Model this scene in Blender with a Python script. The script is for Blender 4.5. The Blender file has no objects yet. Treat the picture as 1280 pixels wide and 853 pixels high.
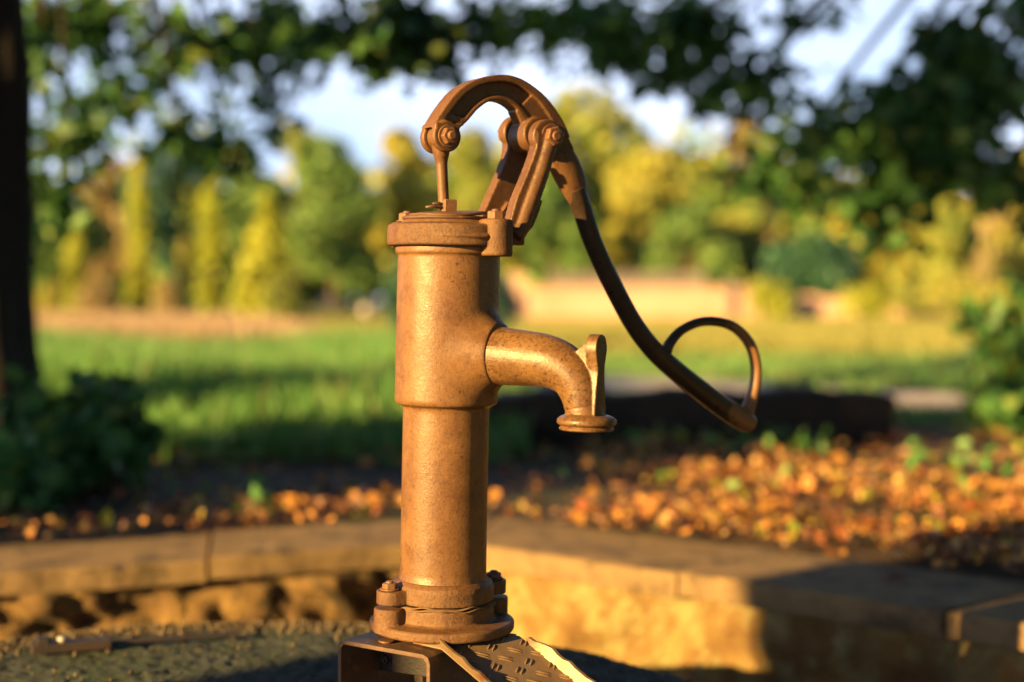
import bpy, bmesh, math, random
import numpy as np
from mathutils import Vector, Matrix
R = math.radians
rnd = random.Random(7)
rng = np.random.default_rng(11)
sc = bpy.context.scene
COL = sc.collection

# ------------------------------------------------------------------ camera
CAM_H = 0.47
F = 50/36*1280            # focal length in photo pixels
PITCH = math.atan(51.5/F)
cam_d = bpy.data.cameras.new('camera'); cam = bpy.data.objects.new('camera', cam_d); COL.objects.link(cam)
cam.location = (0, 0, CAM_H); cam.rotation_euler = (math.pi/2-PITCH, 0, 0)
cam_d.lens = 50; cam_d.sensor_width = 36; cam_d.clip_start = .05; cam_d.clip_end = 3000
cam_d.dof.use_dof = True; cam_d.dof.focus_distance = 1.425; cam_d.dof.aperture_fstop = 2.15
sc.camera = cam
CM = cam.rotation_euler.to_matrix()
def ray(px, py):
    return (CM @ Vector(((px-640)/F, -(py-426.5)/F, -1)))
def at(px, y, z=None, py=None):
    """world x for a photo column at depth y"""
    return (px-640)/F*y
def zat(py, y):
    d = ray(640, py); return CAM_H + d.z/d.y*y

# ------------------------------------------------------------------ materials
def nodes(m):
    nt = m.node_tree; return nt.nodes, nt.links
def mat(name, c1, c2=None, scale=20, rough=.6, bump=0, bscale=None, metallic=0, c3=None, scale3=None, t3=.6, coord='Object', detail=6, spec=.5, dist=.002, sub=0, w3=.08):
    m = bpy.data.materials.new(name); m.use_nodes = True
    N, L = nodes(m); p = N['Principled BSDF']
    p.inputs['Roughness'].default_value = rough; p.inputs['Metallic'].default_value = metallic
    p.inputs['Specular IOR Level'].default_value = spec
    p.inputs['Base Color'].default_value = (*c1, 1)
    tc = N.new('ShaderNodeTexCoord')
    last = None
    if c2:
        n = N.new('ShaderNodeTexNoise'); n.inputs['Scale'].default_value = scale; n.inputs['Detail'].default_value = detail
        n.inputs['Roughness'].default_value = .65
        L.new(tc.outputs[coord], n.inputs['Vector'])
        r = N.new('ShaderNodeValToRGB'); r.color_ramp.elements[0].position = .35; r.color_ramp.elements[1].position = .65
        r.color_ramp.elements[0].color = (*c1, 1); r.color_ramp.elements[1].color = (*c2, 1)
        L.new(n.outputs['Fac'], r.inputs['Fac']); last = r.outputs['Color']
    if c3:
        n = N.new('ShaderNodeTexNoise'); n.inputs['Scale'].default_value = scale3; n.inputs['Detail'].default_value = 8
        n.inputs['Roughness'].default_value = .7
        L.new(tc.outputs[coord], n.inputs['Vector'])
        mr = N.new('ShaderNodeMapRange'); mr.inputs['From Min'].default_value = t3-w3/2; mr.inputs['From Max'].default_value = t3+w3/2
        L.new(n.outputs['Fac'], mr.inputs['Value'])
        mx = N.new('ShaderNodeMix'); mx.data_type = 'RGBA'
        L.new(mr.outputs['Result'], mx.inputs['Factor']); L.new(last, mx.inputs['A']); mx.inputs['B'].default_value = (*c3, 1)
        last = mx.outputs['Result']
    if last: L.new(last, p.inputs['Base Color'])
    if bump:
        n = N.new('ShaderNodeTexNoise'); n.inputs['Scale'].default_value = bscale or scale*3; n.inputs['Detail'].default_value = 8
        n.inputs['Roughness'].default_value = .7
        L.new(tc.outputs[coord], n.inputs['Vector'])
        b = N.new('ShaderNodeBump'); b.inputs['Strength'].default_value = bump; b.inputs['Distance'].default_value = dist
        L.new(n.outputs['Fac'], b.inputs['Height']); L.new(b.outputs['Normal'], p.inputs['Normal'])
    return m

def cast_iron(name, base, light, dark, fine, rough=.45, dark_t=.62, streak=True, amt=.7, pit=1., sunlit_tip=False):  # the last flag switches on the painted sunlight at the lever tip
    """weathered brown enamel over cast iron: mottled tone, dark speckle, pale wear, pitted bump"""
    m = bpy.data.materials.new(name); m.use_nodes = True
    N, L = nodes(m); p = N['Principled BSDF']; tc = N.new('ShaderNodeTexCoord')
    def noise(s, d=6, r=.65, vec=None):
        n = N.new('ShaderNodeTexNoise'); n.inputs['Scale'].default_value = s; n.inputs['Detail'].default_value = d
        n.inputs['Roughness'].default_value = r; L.new(vec or tc.outputs['Object'], n.inputs['Vector']); return n.outputs['Fac']
    def rng_(v, a, b, c=0, d=1):
        q = N.new('ShaderNodeMapRange'); q.inputs['From Min'].default_value = a; q.inputs['From Max'].default_value = b
        q.inputs['To Min'].default_value = c; q.inputs['To Max'].default_value = d; L.new(v, q.inputs['Value']); return q.outputs['Result']
    def mix(f, a, b):
        q = N.new('ShaderNodeMix'); q.data_type = 'RGBA'; L.new(f, q.inputs['Factor'])
        for k, v in (('A', a), ('B', b)):
            if isinstance(v, tuple): q.inputs[k].default_value = (*v, 1)
            else: L.new(v, q.inputs[k])
        return q.outputs['Result']
    c = mix(rng_(noise(9, 4), .35, .65), base, light)
    c = mix(rng_(noise(24, 9, .78), .49, .64, 0, .62), c, dark)
    c = mix(rng_(noise(75, 8, .8), .585, .61, 0, .55), c, tuple(min(1, v*1.35) for v in light))
    c = mix(rng_(noise(110, 8, .8), .60, .625, 0, .75), c, fine)
    c = mix(rng_(noise(300, 5, .8), .50 if amt > .8 else .52, .64 if amt > .8 else .68, 0, amt), c, fine)
    c = mix(rng_(noise(420, 4, .8), .62, .74, 0, .5), c, tuple(min(1, v*1.7) for v in light))
    if True:
        mp = N.new('ShaderNodeMapping'); mp.inputs['Scale'].default_value = (1, 1, .12); L.new(tc.outputs['Object'], mp.inputs['Vector'])
        c = mix(rng_(noise(70, 5, .7, mp.outputs['Vector']), .54, .7, 0, .5 if streak else .3), c, dark)
    if sunlit_tip:      # sunlight on the lever tip, put into the colour as lighter brown
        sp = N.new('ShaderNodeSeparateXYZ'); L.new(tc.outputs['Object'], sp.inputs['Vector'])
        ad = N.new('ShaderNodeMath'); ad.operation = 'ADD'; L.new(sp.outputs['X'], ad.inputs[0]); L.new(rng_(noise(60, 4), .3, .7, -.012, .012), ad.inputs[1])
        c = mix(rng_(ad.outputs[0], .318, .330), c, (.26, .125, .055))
    L.new(c, p.inputs['Base Color'])
    L.new(rng_(noise(60, 6, .7), .3, .7, rough-.08, rough+.22), p.inputs['Roughness'])
    b = N.new('ShaderNodeBump'); b.inputs['Strength'].default_value = min(1, .45*pit); b.inputs['Distance'].default_value = .0009*pit
    L.new(noise(330, 6, .75), b.inputs['Height'])
    b2 = N.new('ShaderNodeBump'); b2.inputs['Strength'].default_value = .18; b2.inputs['Distance'].default_value = .002
    L.new(noise(45, 3, .6), b2.inputs['Height']); L.new(b.outputs['Normal'], b2.inputs['Normal'])
    L.new(b2.outputs['Normal'], p.inputs['Normal'])
    p.inputs['Specular IOR Level'].default_value = .38
    return m

def leafmat(name, c, var=.35, trans=.25, rough=.55):
    m = bpy.data.materials.new(name); m.use_nodes = True
    N, L = nodes(m); p = N['Principled BSDF']; p.inputs['Roughness'].default_value = rough
    tc = N.new('ShaderNodeTexCoord'); n = N.new('ShaderNodeTexNoise'); n.inputs['Scale'].default_value = 1.3; n.inputs['Detail'].default_value = 5
    L.new(tc.outputs['Object'], n.inputs['Vector'])
    r = N.new('ShaderNodeValToRGB'); r.color_ramp.elements[0].position = .35; r.color_ramp.elements[1].position = .65
    r.color_ramp.elements[0].color = (*[v*(1-var) for v in c], 1); r.color_ramp.elements[1].color = (*[min(1, v*(1+var)) for v in c], 1)
    L.new(n.outputs['Fac'], r.inputs['Fac']); L.new(r.outputs['Color'], p.inputs['Base Color'])
    if trans:
        t = N.new('ShaderNodeBsdfTranslucent'); L.new(r.outputs['Color'], t.inputs['Color'])
        mx = N.new('ShaderNodeMixShader'); mx.inputs['Fac'].default_value = trans
        L.new(p.outputs['BSDF'], mx.inputs[1]); L.new(t.outputs['BSDF'], mx.inputs[2])
        L.new(mx.outputs['Shader'], N['Material Output'].inputs['Surface'])
    return m

M = {}
M['iron'] = cast_iron('worn_brown_iron', (.205, .098, .038), (.30, .152, .060), (.12, .050, .024), (.06, .026, .014), .31, streak=False)
M['iron_spout'] = cast_iron('speckled_brown_iron', (.19, .094, .036), (.27, .142, .054), (.085, .034, .016), (.04, .018, .010), .27, streak=False, amt=.95)
M['iron_rough'] = cast_iron('rusty_iron', (.185, .082, .032), (.26, .128, .050), (.08, .030, .018), (.05, .02, .012), .42, pit=1.8)
M['iron_head'] = cast_iron('brown_lever_iron', (.165, .075, .032), (.225, .108, .046), (.07, .028, .014), (.045, .02, .011), .38)
M['iron_dark'] = cast_iron('dark_lever_iron', (.042, .026, .018), (.065, .038, .024), (.025, .014, .010), (.02, .01, .008), .30, sunlit_tip=True)  # lever tip and loop get their sunlight painted in as brown
M['bolt'] = cast_iron('bolt_iron', (.22, .10, .05), (.30, .15, .075), (.14, .06, .03), (.08, .035, .02), .35, streak=False)
M['gasket'] = mat('gasket_board', (.26, .15, .07), (.14, .07, .03), 60, .8, .3, 200)
M['steel'] = mat('dark_rusty_steel', (.09, .05, .035), (.16, .075, .04), 40, .55, .4, 200, c3=(.25, .11, .05), scale3=60, t3=.58)
M['black_steel'] = mat('blackened_steel', (.03, .022, .018), (.06, .035, .022), 40, .5, .4, 200)
M['bar_steel'] = mat('shaded_bar_steel', (.012, .009, .008), (.03, .014, .009), 40, .6, .4, 200)  # darkened so the bracket's shade on the bar sits in its colour
M['plate'] = mat('checker_plate', (.34, .23, .13), (.26, .16, .09), 30, .42, .25, 150, metallic=.25, c3=(.22, .09, .04), scale3=50, t3=.62)
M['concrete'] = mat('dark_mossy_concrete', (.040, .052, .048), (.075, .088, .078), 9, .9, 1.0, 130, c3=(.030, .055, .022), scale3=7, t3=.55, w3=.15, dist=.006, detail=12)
M['coping'] = mat('worn_coping_concrete', (.25, .155, .07), (.36, .235, .11), 9, .85, 1.0, 70, c3=(.12, .08, .038), scale3=11, t3=.56, w3=.14, dist=.005, detail=10)
M['wallstone'] = mat('lichened_wall_stone', (.56, .37, .12), (.30, .15, .045), 9, .9, 1.0, 30, c3=(.62, .50, .20), scale3=13, t3=.53, w3=.10, dist=.03, detail=9)
M['rubble'] = mat('rough_brown_stone', (.50, .30, .10), (.24, .13, .05), 16, .9, 1.0, 60, c3=(.09, .06, .025), scale3=20, t3=.53, w3=.1, dist=.02)
M['soil'] = mat('damp_soil', (.055, .030, .014), (.12, .055, .022), 5, .95, 1, 40, c3=(.035, .05, .012), scale3=2.2, t3=.55, w3=.15, dist=.02)
M['lawn'] = mat('mown_lawn', (.24, .26, .06), (.34, .31, .08), .35, .9, .6, 12, c3=(.10, .16, .04), scale3=.12, t3=.55, w3=.2, dist=.05)
M['meadow'] = mat('meadow_turf', (.08, .17, .04), (.13, .22, .05), 1.2, .95, .6, 20)
M['path'] = mat('gravel_path', (.58, .50, .50), (.68, .58, .56), 3, .9, .5, 60)
M['dirt'] = mat('bare_pale_ground', (.42, .28, .16), (.36, .27, .12), .6, .95, .5, 20)
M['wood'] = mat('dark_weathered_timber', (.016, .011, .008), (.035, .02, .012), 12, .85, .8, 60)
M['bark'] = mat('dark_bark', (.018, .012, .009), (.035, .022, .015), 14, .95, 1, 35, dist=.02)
M['bark_far'] = mat('brown_bark', (.13, .085, .05), (.2, .13, .08), 3, .95, .8, 10, dist=.03)
M['bark_pale'] = mat('pale_bark', (.55, .42, .30), (.42, .30, .20), 2, .9, .4, 8)
M['pinkwall'] = mat('pale_pink_stone', (.80, .52, .40), (.66, .40, .28), 1.2, .9, .6, 6, dist=.03)
M['greywood'] = mat('grey_fence_wood', (.20, .17, .17), (.28, .24, .22), 3, .9, .4, 20)
M['white'] = mat('white_enamel', (.6, .56, .5), (.5, .46, .4), 6, .35)
LG = {
 'shade':  [leafmat('broad_leaf_deep', (.055, .18, .045)), leafmat('broad_leaf_mid', (.10, .26, .06)), leafmat('broad_leaf_warm', (.20, .30, .06))],
 'gold':   [leafmat('gold_leaf', (.66, .60, .09)), leafmat('gold_leaf_pale', (.80, .68, .16)), leafmat('gold_leaf_green', (.44, .52, .085))],
 'olive':  [leafmat('olive_leaf', (.42, .50, .09)), leafmat('olive_leaf_gold', (.58, .57, .12)), leafmat('olive_leaf_deep', (.25, .38, .085))],
 'green':  [leafmat('green_leaf', (.20, .38, .09)), leafmat('green_leaf_soft', (.30, .45, .11)), leafmat('green_leaf_deep', (.13, .28, .085))],
 'blue':   [leafmat('conifer_needle', (.07, .22, .13)), leafmat('conifer_needle_soft', (.11, .27, .16)), leafmat('conifer_needle_deep', (.05, .16, .10))],
 'lime':   [leafmat('lime_leaf', (.60, .66, .05)), leafmat('lime_leaf_soft', (.72, .70, .08)), leafmat('lime_leaf_deep', (.33, .44, .05))],
 'cream':  [leafmat('cream_leaf', (0.624, 0.456, 0.204)), leafmat('cream_leaf_soft', (0.720, 0.552, 0.288)), leafmat('cream_leaf_green', (0.384, 0.336, 0.120))],
 'litter': [leafmat('fallen_orange', (.72, .33, .075), .3, .15), leafmat('fallen_brown', (.24, .10, .045), .3, .1), leafmat('fallen_red', (.42, .13, .05), .3, .15),
            leafmat('fallen_yellow', (.70, .48, .08), .3, .2), leafmat('fallen_green', (.30, .36, .03), .3, .2), leafmat('fallen_tan', (.66, .40, .17), .3, .1)],
 'grass':  [leafmat('grass_blade', (.14, .40, .08), .3, .35), leafmat('grass_blade_soft', (.26, .50, .15), .3, .35), leafmat('grass_blade_straw', (.25, .20, .08), .3, .3)],
}

# the palette above is written a little light: bring every surface to its real reflectance
REFL = .68
for m in bpy.data.materials:
    for nd in m.node_tree.nodes:
        if nd.type == 'VALTORGB':
            for e in nd.color_ramp.elements: e.color = (e.color[0]*REFL, e.color[1]*REFL, e.color[2]*REFL, 1)
        elif nd.type == 'MIX':
            for k in (6, 7):
                v = nd.inputs[k]
                if not v.is_linked: v.default_value = (v.default_value[0]*REFL, v.default_value[1]*REFL, v.default_value[2]*REFL, 1)
# ------------------------------------------------------------------ object helpers
def tag(o, label=None, cat=None, group=None, kind=None):
    for k, v in (('label', label), ('category', cat), ('group', group), ('kind', kind)):
        if v: o[k] = v
    return o
def empty(name, loc=(0, 0, 0), rot=(0, 0, 0)):
    o = bpy.data.objects.new(name, None); COL.objects.link(o); o.location = loc; o.rotation_euler = rot; o.empty_display_size = .1; return o
def link(name, me, mats, parent=None, smooth=True):
    o = bpy.data.objects.new(name, me); COL.objects.link(o)
    for m in (mats if isinstance(mats, (list, tuple)) else [mats]): me.materials.append(m)
    if parent: o.parent = parent
    if smooth: me.polygons.foreach_set('use_smooth', [True]*len(me.polygons))
    return o
def fin(name, bm, mats, parent=None, smooth=True, bevel=0, remesh=0, relax=0, angle=None):
    bmesh.ops.recalc_face_normals(bm, faces=bm.faces)
    me = bpy.data.meshes.new(name); bm.to_mesh(me); bm.free()
    o = link(name, me, mats, parent, smooth)
    if remesh:
        r = o.modifiers.new('r', 'REMESH'); r.mode = 'VOXEL'; r.voxel_size = remesh; r.use_smooth_shade = True
        if relax:
            s = o.modifiers.new('s', 'SMOOTH'); s.iterations = relax; s.factor = .5
    if bevel:
        b = o.modifiers.new('b', 'BEVEL'); b.width = bevel; b.segments = 3; b.limit_method = 'ANGLE'; b.angle_limit = R(35)
    if angle and smooth:
        me.set_sharp_from_angle(angle=R(angle))
    return o
def lathe(bm, prof, mtx=Matrix(), seg=64, wob=0):
    """closed lathe about local z; profile [(r, z)]; r<1e-6 makes a pole"""
    rings = []
    for r, z in prof:
        if r < 1e-6: rings.append([bm.verts.new(mtx @ Vector((0, 0, z)))])
        else: rings.append([bm.verts.new(mtx @ Vector((r*math.cos(2*math.pi*i/seg), r*math.sin(2*math.pi*i/seg), z))) for i in range(seg)])
    for a, b in zip(rings, rings[1:]):
        for i in range(seg):
            j = (i+1) % seg
            if len(a) == 1 and len(b) == 1: continue
            if len(a) == 1: bm.faces.new((a[0], b[i], b[j]))
            elif len(b) == 1: bm.faces.new((a[i], b[0], a[j]))
            else: bm.faces.new((a[i], b[i], b[j], a[j]))
    for rg in (rings[0], rings[-1]):
        if len(rg) > 1: bm.faces.new(rg)
def frame(d, up=Vector((0, 0, 1))):
    d = d.normalized()
    if abs(d.dot(up)) > .98: up = Vector((1, 0, 0))
    x = up.cross(d).normalized(); y = d.cross(x); return x, y
def sweep(bm, pts, rad, seg=20, side=None, asp=1.0, caps=True):
    """tube through pts; side: fixed lateral axis, asp: radius ratio across that axis"""
    n = len(pts); rings = []
    for i, p in enumerate(pts):
        d = (pts[min(i+1, n-1)]-pts[max(i-1, 0)]).normalized()
        if side is not None: x = (side - d*side.dot(d)).normalized(); y = d.cross(x)
        else: x, y = frame(d)
        r = rad[i] if hasattr(rad, '__len__') else rad
        rings.append([bm.verts.new(p + x*(r*asp*math.cos(2*math.pi*k/seg)) + y*(r*math.sin(2*math.pi*k/seg))) for k in range(seg)])
    for a, b in zip(rings, rings[1:]):
        for i in range(seg): bm.faces.new((a[i], a[(i+1) % seg], b[(i+1) % seg], b[i]))
    if caps: bm.faces.new(rings[0]); bm.faces.new(rings[-1])
def smooth_path(pts, vals=None, n=8):
    """catmull-rom through points (Vectors) and optional scalars"""
    out, ov = [], []
    P = [pts[0]]+list(pts)+[pts[-1]]; V = None if vals is None else [vals[0]]+list(vals)+[vals[-1]]
    for i in range(1, len(P)-2):
        for k in range(n):
            t = k/n
            f = lambda a, b, c, d: .5*((2*b)+(c-a)*t+(2*a-5*b+4*c-d)*t*t+(3*b-a-3*c+d)*t**3)
            out.append(f(P[i-1], P[i], P[i+1], P[i+2]))
            if V: ov.append(f(V[i-1], V[i], V[i+1], V[i+2]))
    out.append(pts[-1])
    if V: ov.append(vals[-1])
    return (out, ov) if V else out
def band(bm, A, B, off0, off1):
    """solid strip between two polylines, from lateral offset vector off0 to off1"""
    n = len(A); v = [[bm.verts.new(p+o) for p in L_] for L_ in (A, B) for o in (off0, off1)]
    a0, a1, b0, b1 = v
    for i in range(n-1):
        bm.faces.new((a0[i], a0[i+1], b0[i+1], b0[i])); bm.faces.new((a1[i+1], a1[i], b1[i], b1[i+1]))
        bm.faces.new((a0[i+1], a0[i], a1[i], a1[i+1])); bm.faces.new((b0[i], b0[i+1], b1[i+1], b1[i]))
    bm.faces.new((a0[0], b0[0], b1[0], a1[0])); bm.faces.new((b0[-1], a0[-1], a1[-1], b1[-1]))
def box(bm, c, s, mtx=Matrix()):
    r = bmesh.ops.create_cube(bm, size=1)['verts']
    for v in r: v.co = mtx @ Vector((c[0]+v.co.x*s[0], c[1]+v.co.y*s[1], c[2]+v.co.z*s[2]))
    return r
def hexbolt(bm, mtx, r=.009, h=.007, stud=.004, washer=True):
    if washer: lathe(bm, [(0, 0), (r*1.25, 0), (r*1.25, .0015), (0, .0015)], mtx, 24)
    lathe(bm, [(0, .0012), (r, .0012), (r, h-.001), (r*.86, h), (0, h)], mtx, 6)
    lathe(bm, [(0, h-.001), (r*.5, h-.001), (r*.5, h+stud-.001), (r*.4, h+stud), (0, h+stud)], mtx, 16)
def axis_mtx(loc, d, roll=0):
    x, y = frame(Vector(d)); z = Vector(d).normalized()
    m = Matrix((x, y, z)).transposed().to_4x4(); m.translation = Vector(loc); return m @ Matrix.Rotation(roll, 4, 'Z')

# ------------------------------------------------------------------ THE PUMP
PUMP = (-.0722, 1.46, .135); LEAN = R(1.15)
pump = empty('hand_pump', PUMP, (0, LEAN, 0))
tag(pump, 'old brown cast iron hand pump with curved lever and spout, standing on a steel bracket', 'water pump')
PM = Matrix.Translation(PUMP) @ Matrix.Rotation(LEAN, 4, 'Y'); PI_ = PM.inverted()
HA = R(31.5)                                    # the lever swings away to the right
HS = Vector((math.cos(HA), math.sin(HA), 0)); HW = Vector((math.sin(HA), -math.cos(HA), 0))
SA = R(-30)                                   # the spout comes forward to the right
SS = Vector((math.cos(SA), math.sin(SA), 0)); SW = Vector((-math.sin(SA), math.cos(SA), 0))*-1
Z = Vector((0, 0, 1))
def on_plane(px, py, nrm, w=0, base=Vector((0, 0, 0))):
    o = PI_ @ Vector((0, 0, CAM_H)); d = (PI_.to_3x3() @ ray(px, py))
    t = (w - (o-base).dot(nrm))/d.dot(nrm); return o + d*t
H = lambda px, py, w=0: on_plane(px, py, HW, w)
S_ = lambda px, py, w=0: on_plane(px, py, SW, w)

# barrel: wide upper cylinder, narrow lower pipe, flare, mouth of the spout
bm = bmesh.new()
lathe(bm, [(0, .03), (.050, .034), (.0495, .041), (.0465, .047), (.0447, .055), (.0443, .10), (.0443, .222), (.0452, .2262), (.0518, .2285), (.0530, .232), (.0530, .30), (.0524, .376), (.0524, .381), (.0550, .3815), (.0550, .390), (0, .39)], seg=96)
root = SS*.0 + Z*.281
nr_, na_ = 40, 96; top = []; bx_, by_ = -SW, Z
for k in range(1, nr_+1):
    q = .0505*k/nr_; ring = []
    for i in range(na_):
        a = 2*math.pi*i/na_; yy, zz = q*math.cos(a), q*math.sin(a)
        hb = math.sqrt(max(0, .0529**2-yy*yy)); wv = 1 if q <= .0312 else max(0, (.0505-q)/.0193)**2.4
        h_ = hb+(.0635-hb)*wv - (.0012 if q > .0495 else 0)
        ring.append(bm.verts.new(root+SS*h_+bx_*yy+by_*zz))
    top.append(ring)
cen = bm.verts.new(root+SS*.0635); back = [bm.verts.new(root+SS*.001+(v.co-root-SS*((v.co-root).dot(SS)))*.98) for v in top[-1]]
for i in range(na_):
    j = (i+1) % na_; bm.faces.new((cen, top[0][i], top[0][j]))
    for a_, b_ in zip(top+[], top[1:]+[back]): bm.faces.new((a_[i], b_[i], b_[j], a_[j]))
bm.faces.new(back)
barrel = fin('barrel', bm, M['iron'], pump, remesh=.0011, relax=9)

# spout
bm = bmesh.new()
cl = [(604, 443.5), (628, 445.5), (655, 448), (680, 451), (700, 458), (716, 471), (725, 489), (729, 506), (731, 520), (733, 534)]
rr = [.0305, .0292, .0278, .0263, .0246, .0225, .0204, .0190, .0186, .0194]
pts, rad = smooth_path([S_(*p) for p in cl], rr, 6)
sweep(bm, pts, rad, 48)
# collar where it meets the barrel
c0 = S_(602, 443.5)
lathe(bm, [(0, -.006), (.0315, -.006), (.0338, -.003), (.0342, .0), (.0332, .003), (.0305, .006), (0, .006)], axis_mtx(c0, SS), 64)
# outlet ring
tip = S_(733.5, 520); zt = tip.z
low = S_(733.5, 536).z
lathe(bm, [(0, zt+.001), (.0215, zt+.001), (.0262, zt-.0010), (.0290, zt-.0035), (.0292, zt-.0072), (.0265, zt-.0092), (.0240, zt-.0098), (.0240, zt-.0106), (.0270, zt-.0114), (.0270, low), (.0262, low-.0015), (.0205, low-.0015), (.0195, low+.004), (0, low+.004)],
      Matrix.Translation(Vector((tip.x, tip.y, 0))), 64)
# bucket hook: an upright ear across the bend, running on as a rib down to the ring
hb = S_(744, 470)
hookx = (hb).dot(SS)
prof = [(418, 3), (421, 9.5), (427, 13.5), (436, 15.5), (445, 14), (455, 11), (464, 9.5), (475, 10.5), (490, 13), (505, 14.5), (518, 15.5), (526, 16)]
A = []; B = []
for py, w in prof:
    q = S_(746, py); zc = q.z
    p = Vector((SS.x*hookx, SS.y*hookx, zc)); ww = w*.00078*1.0
    A.append(p - SW*ww); B.append(p + SW*ww)
A = smooth_path(A, n=4); B = smooth_path(B, n=4)
band(bm, A, B, -SS*.0055, SS*.0065)
# web between ear and bend
W1 = [S_(738, 427), S_(738, 450), S_(738, 464), S_(738, 490)]; W2 = [S_(720, 442), S_(714, 452), S_(712, 465), S_(720, 480)]
band(bm, W1, W2, -SW*.0075, SW*.0075)
spout = fin('spout', bm, M['iron_spout'], pump, remesh=.0009, relax=3)

# upper flange with two lugs, gasket, base flange and its lugs
LA = R(33); LD = Vector((math.cos(LA), math.sin(LA), 0)); LP = Vector((-LD.y, LD.x, 0))
def stadium(bm, r, R0, lug, z0, z1, d, p, seg=96):
    """disc of radius r with two rounded lugs of radius lug at distance R0 along d"""
    lathe(bm, [(0, z0), (r, z0), (r, z1), (0, z1)], seg=seg)
    for s in (-1, 1):
        lathe(bm, [(0, z0), (lug, z0), (lug, z1), (0, z1)], Matrix.Translation(d*s*R0), 32)
        c = d*s*R0*.5
        x0 = [c-p*lug*1.15-d*s*R0*.35, c+d*s*R0*.5-p*lug]; x1 = [c+p*lug*1.15-d*s*R0*.35, c+d*s*R0*.5+p*lug]
        band(bm, x0, x1, Z*z0, Z*z1)
bm = bmesh.new(); stadium(bm, .0530, .0600, .0150, .0275, .0415, LD, LP)
lathe(bm, [(0, .028), (.0525, .030), (.052, .0445), (.047, .049), (0, .049)])
fin('upper_flange', bm, M['iron_rough'], pump, remesh=.0010, relax=3)
bm = bmesh.new()
for k, (z, r) in enumerate(((.0240, .0560), (.0257, .0552))):
    n = 140; rings = []
    for rr_, dz in ((r-.012, 0), (r, 0), (r, .0009), (r-.012, .0009)):
        rings.append([bm.verts.new(Vector((rr_*(1+.012*math.sin(5*t+k*2))*math.cos(t), rr_*(1+.012*math.sin(4*t+k))*math.sin(t), z+dz+.0009*math.sin(7*t+k*1.7)+.0006*math.sin(13*t+k)))) for t in [2*math.pi*i/n for i in range(n)]])
    for a in range(4):
        b = (a+1) % 4
        for i in range(n): bm.faces.new((rings[a][i], rings[a][(i+1) % n], rings[b][(i+1) % n], rings[b][i]))
fin('gasket', bm, M['gasket'], pump)
bm = bmesh.new()
lathe(bm, [(0, -.003), (.0735, -.003), (.0745, -.001), (.0745, .005), (.0725, .0070), (.057, .0078), (.0535, .0095), (.053, .0215), (.0525, .0240), (0, .0240)], seg=96)
for s in (-1, 1):
    lathe(bm, [(0, -.001), (.0160, -.001), (.0160, .0225), (.0150, .0240), (0, .0240)], Matrix.Translation(LD*s*.0615), 40)
fin('base_flange', bm, M['iron_rough'], pump, remesh=.0010, relax=3)
for s, r in ((-1, .3), (1, .1)):
    bm = bmesh.new(); hexbolt(bm, Matrix.Translation(LD*s*.0620+Z*.0418) @ Matrix.Rotation(r, 4, 'Z'), .0080, .0070, .002)
    fin('bolt', bm, M['bolt'], pump, smooth=False, bevel=.0006)
for a in (213, 33):
    d = Vector((math.cos(R(a)), math.sin(R(a)), 0))
    if a == 80: d = d
    bm = bmesh.new(); hexbolt(bm, Matrix.Translation(d*.0645-Z*.0135) @ Matrix.Rotation(math.pi, 4, 'X'), .0065, .0065, .004)
    o = fin('nut', bm, M['bolt'], pump, smooth=False, bevel=.0005)
    o.location.z = .0105-.006

# cap: plate with a lug each side
bm = bmesh.new()
lathe(bm, [(0, .389), (.0618, .389), (.0632, .3905), (.0634, .394), (.0630, .4085), (.0622, .4105), (.050, .4122), (.0475, .4155), (.030, .4165), (0, .4165)], seg=96)
CA = R(-35); CD = Vector((math.cos(CA), math.sin(CA), 0)); CP = Vector((-CD.y, CD.x, 0))
lathe(bm, [(0, .3795), (.0155, .3795), (.0168, .381), (.0168, .4145), (.0158, .4165), (0, .4165)], Matrix.Translation(CD*.0590), 40)
lathe(bm, [(0, .3885), (.0162, .3885), (.0162, .4145), (0, .4145)], Matrix.Translation(-CD*.0560), 40)
x = [CD*.02-CP*.024, CD*.059-CP*.0168]; y = [CD*.02+CP*.024, CD*.059+CP*.0168]
band(bm, x, y, Z*.391, Z*.4115)
# rib along the rim up to the lug
P = [Vector((.0633*math.cos(R(a)), .0633*math.sin(R(a)), .3985)) for a in range(-95, -48, 4)]
sweep(bm, P, [.0008+.0017*i/(len(P)-1) for i in range(len(P))], 10)
fin('cap', bm, M['iron_rough'], pump, remesh=.0009, relax=2)
for d in (CD*.0585, -CD*.0560):
    bm = bmesh.new(); hexbolt(bm, Matrix.Translation(d+Z*.4155) @ Matrix.Rotation(.35, 4, 'Z'), .0093, .0095, .002)
    fin('bolt', bm, M['bolt'], pump, smooth=False, bevel=.0007)

ROD = -HS*.006
# loose lid disc
bm = bmesh.new()
mt = Matrix.Translation(ROD+Vector((.004, -.004, .4225))) @ Matrix.Rotation(R(-3.2), 4, 'Y') @ Matrix.Rotation(R(2), 4, 'X')
n = 72; prof = [(0, .0028), (.012, .0028), (.030, .0016), (.0395, .0002), (.0402, -.001), (.039, -.0022), (.012, .0), (0, .0)]
rings = []
for r, z in prof:
    if r == 0: rings.append([bm.verts.new(mt @ Vector((0, 0, z)))]); continue
    rings.append([bm.verts.new(mt @ Vector((r*math.cos(t)*(1+.015*math.sin(3*t)), r*math.sin(t), z+.0013*math.sin(2*t+.6)*(r/.04)))) for t in [2*math.pi*i/n for i in range(n)]])
for a, b in zip(rings, rings[1:]):
    for i in range(n):
        j = (i+1) % n
        if len(a) == 1: bm.faces.new((a[0], b[i], b[j]))
        elif len(b) == 1: bm.faces.new((a[i], b[0], a[j]))
        else: bm.faces.new((a[i], b[i], b[j], a[j]))
fin('lid_disc', bm, M['iron_head'], pump)
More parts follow.
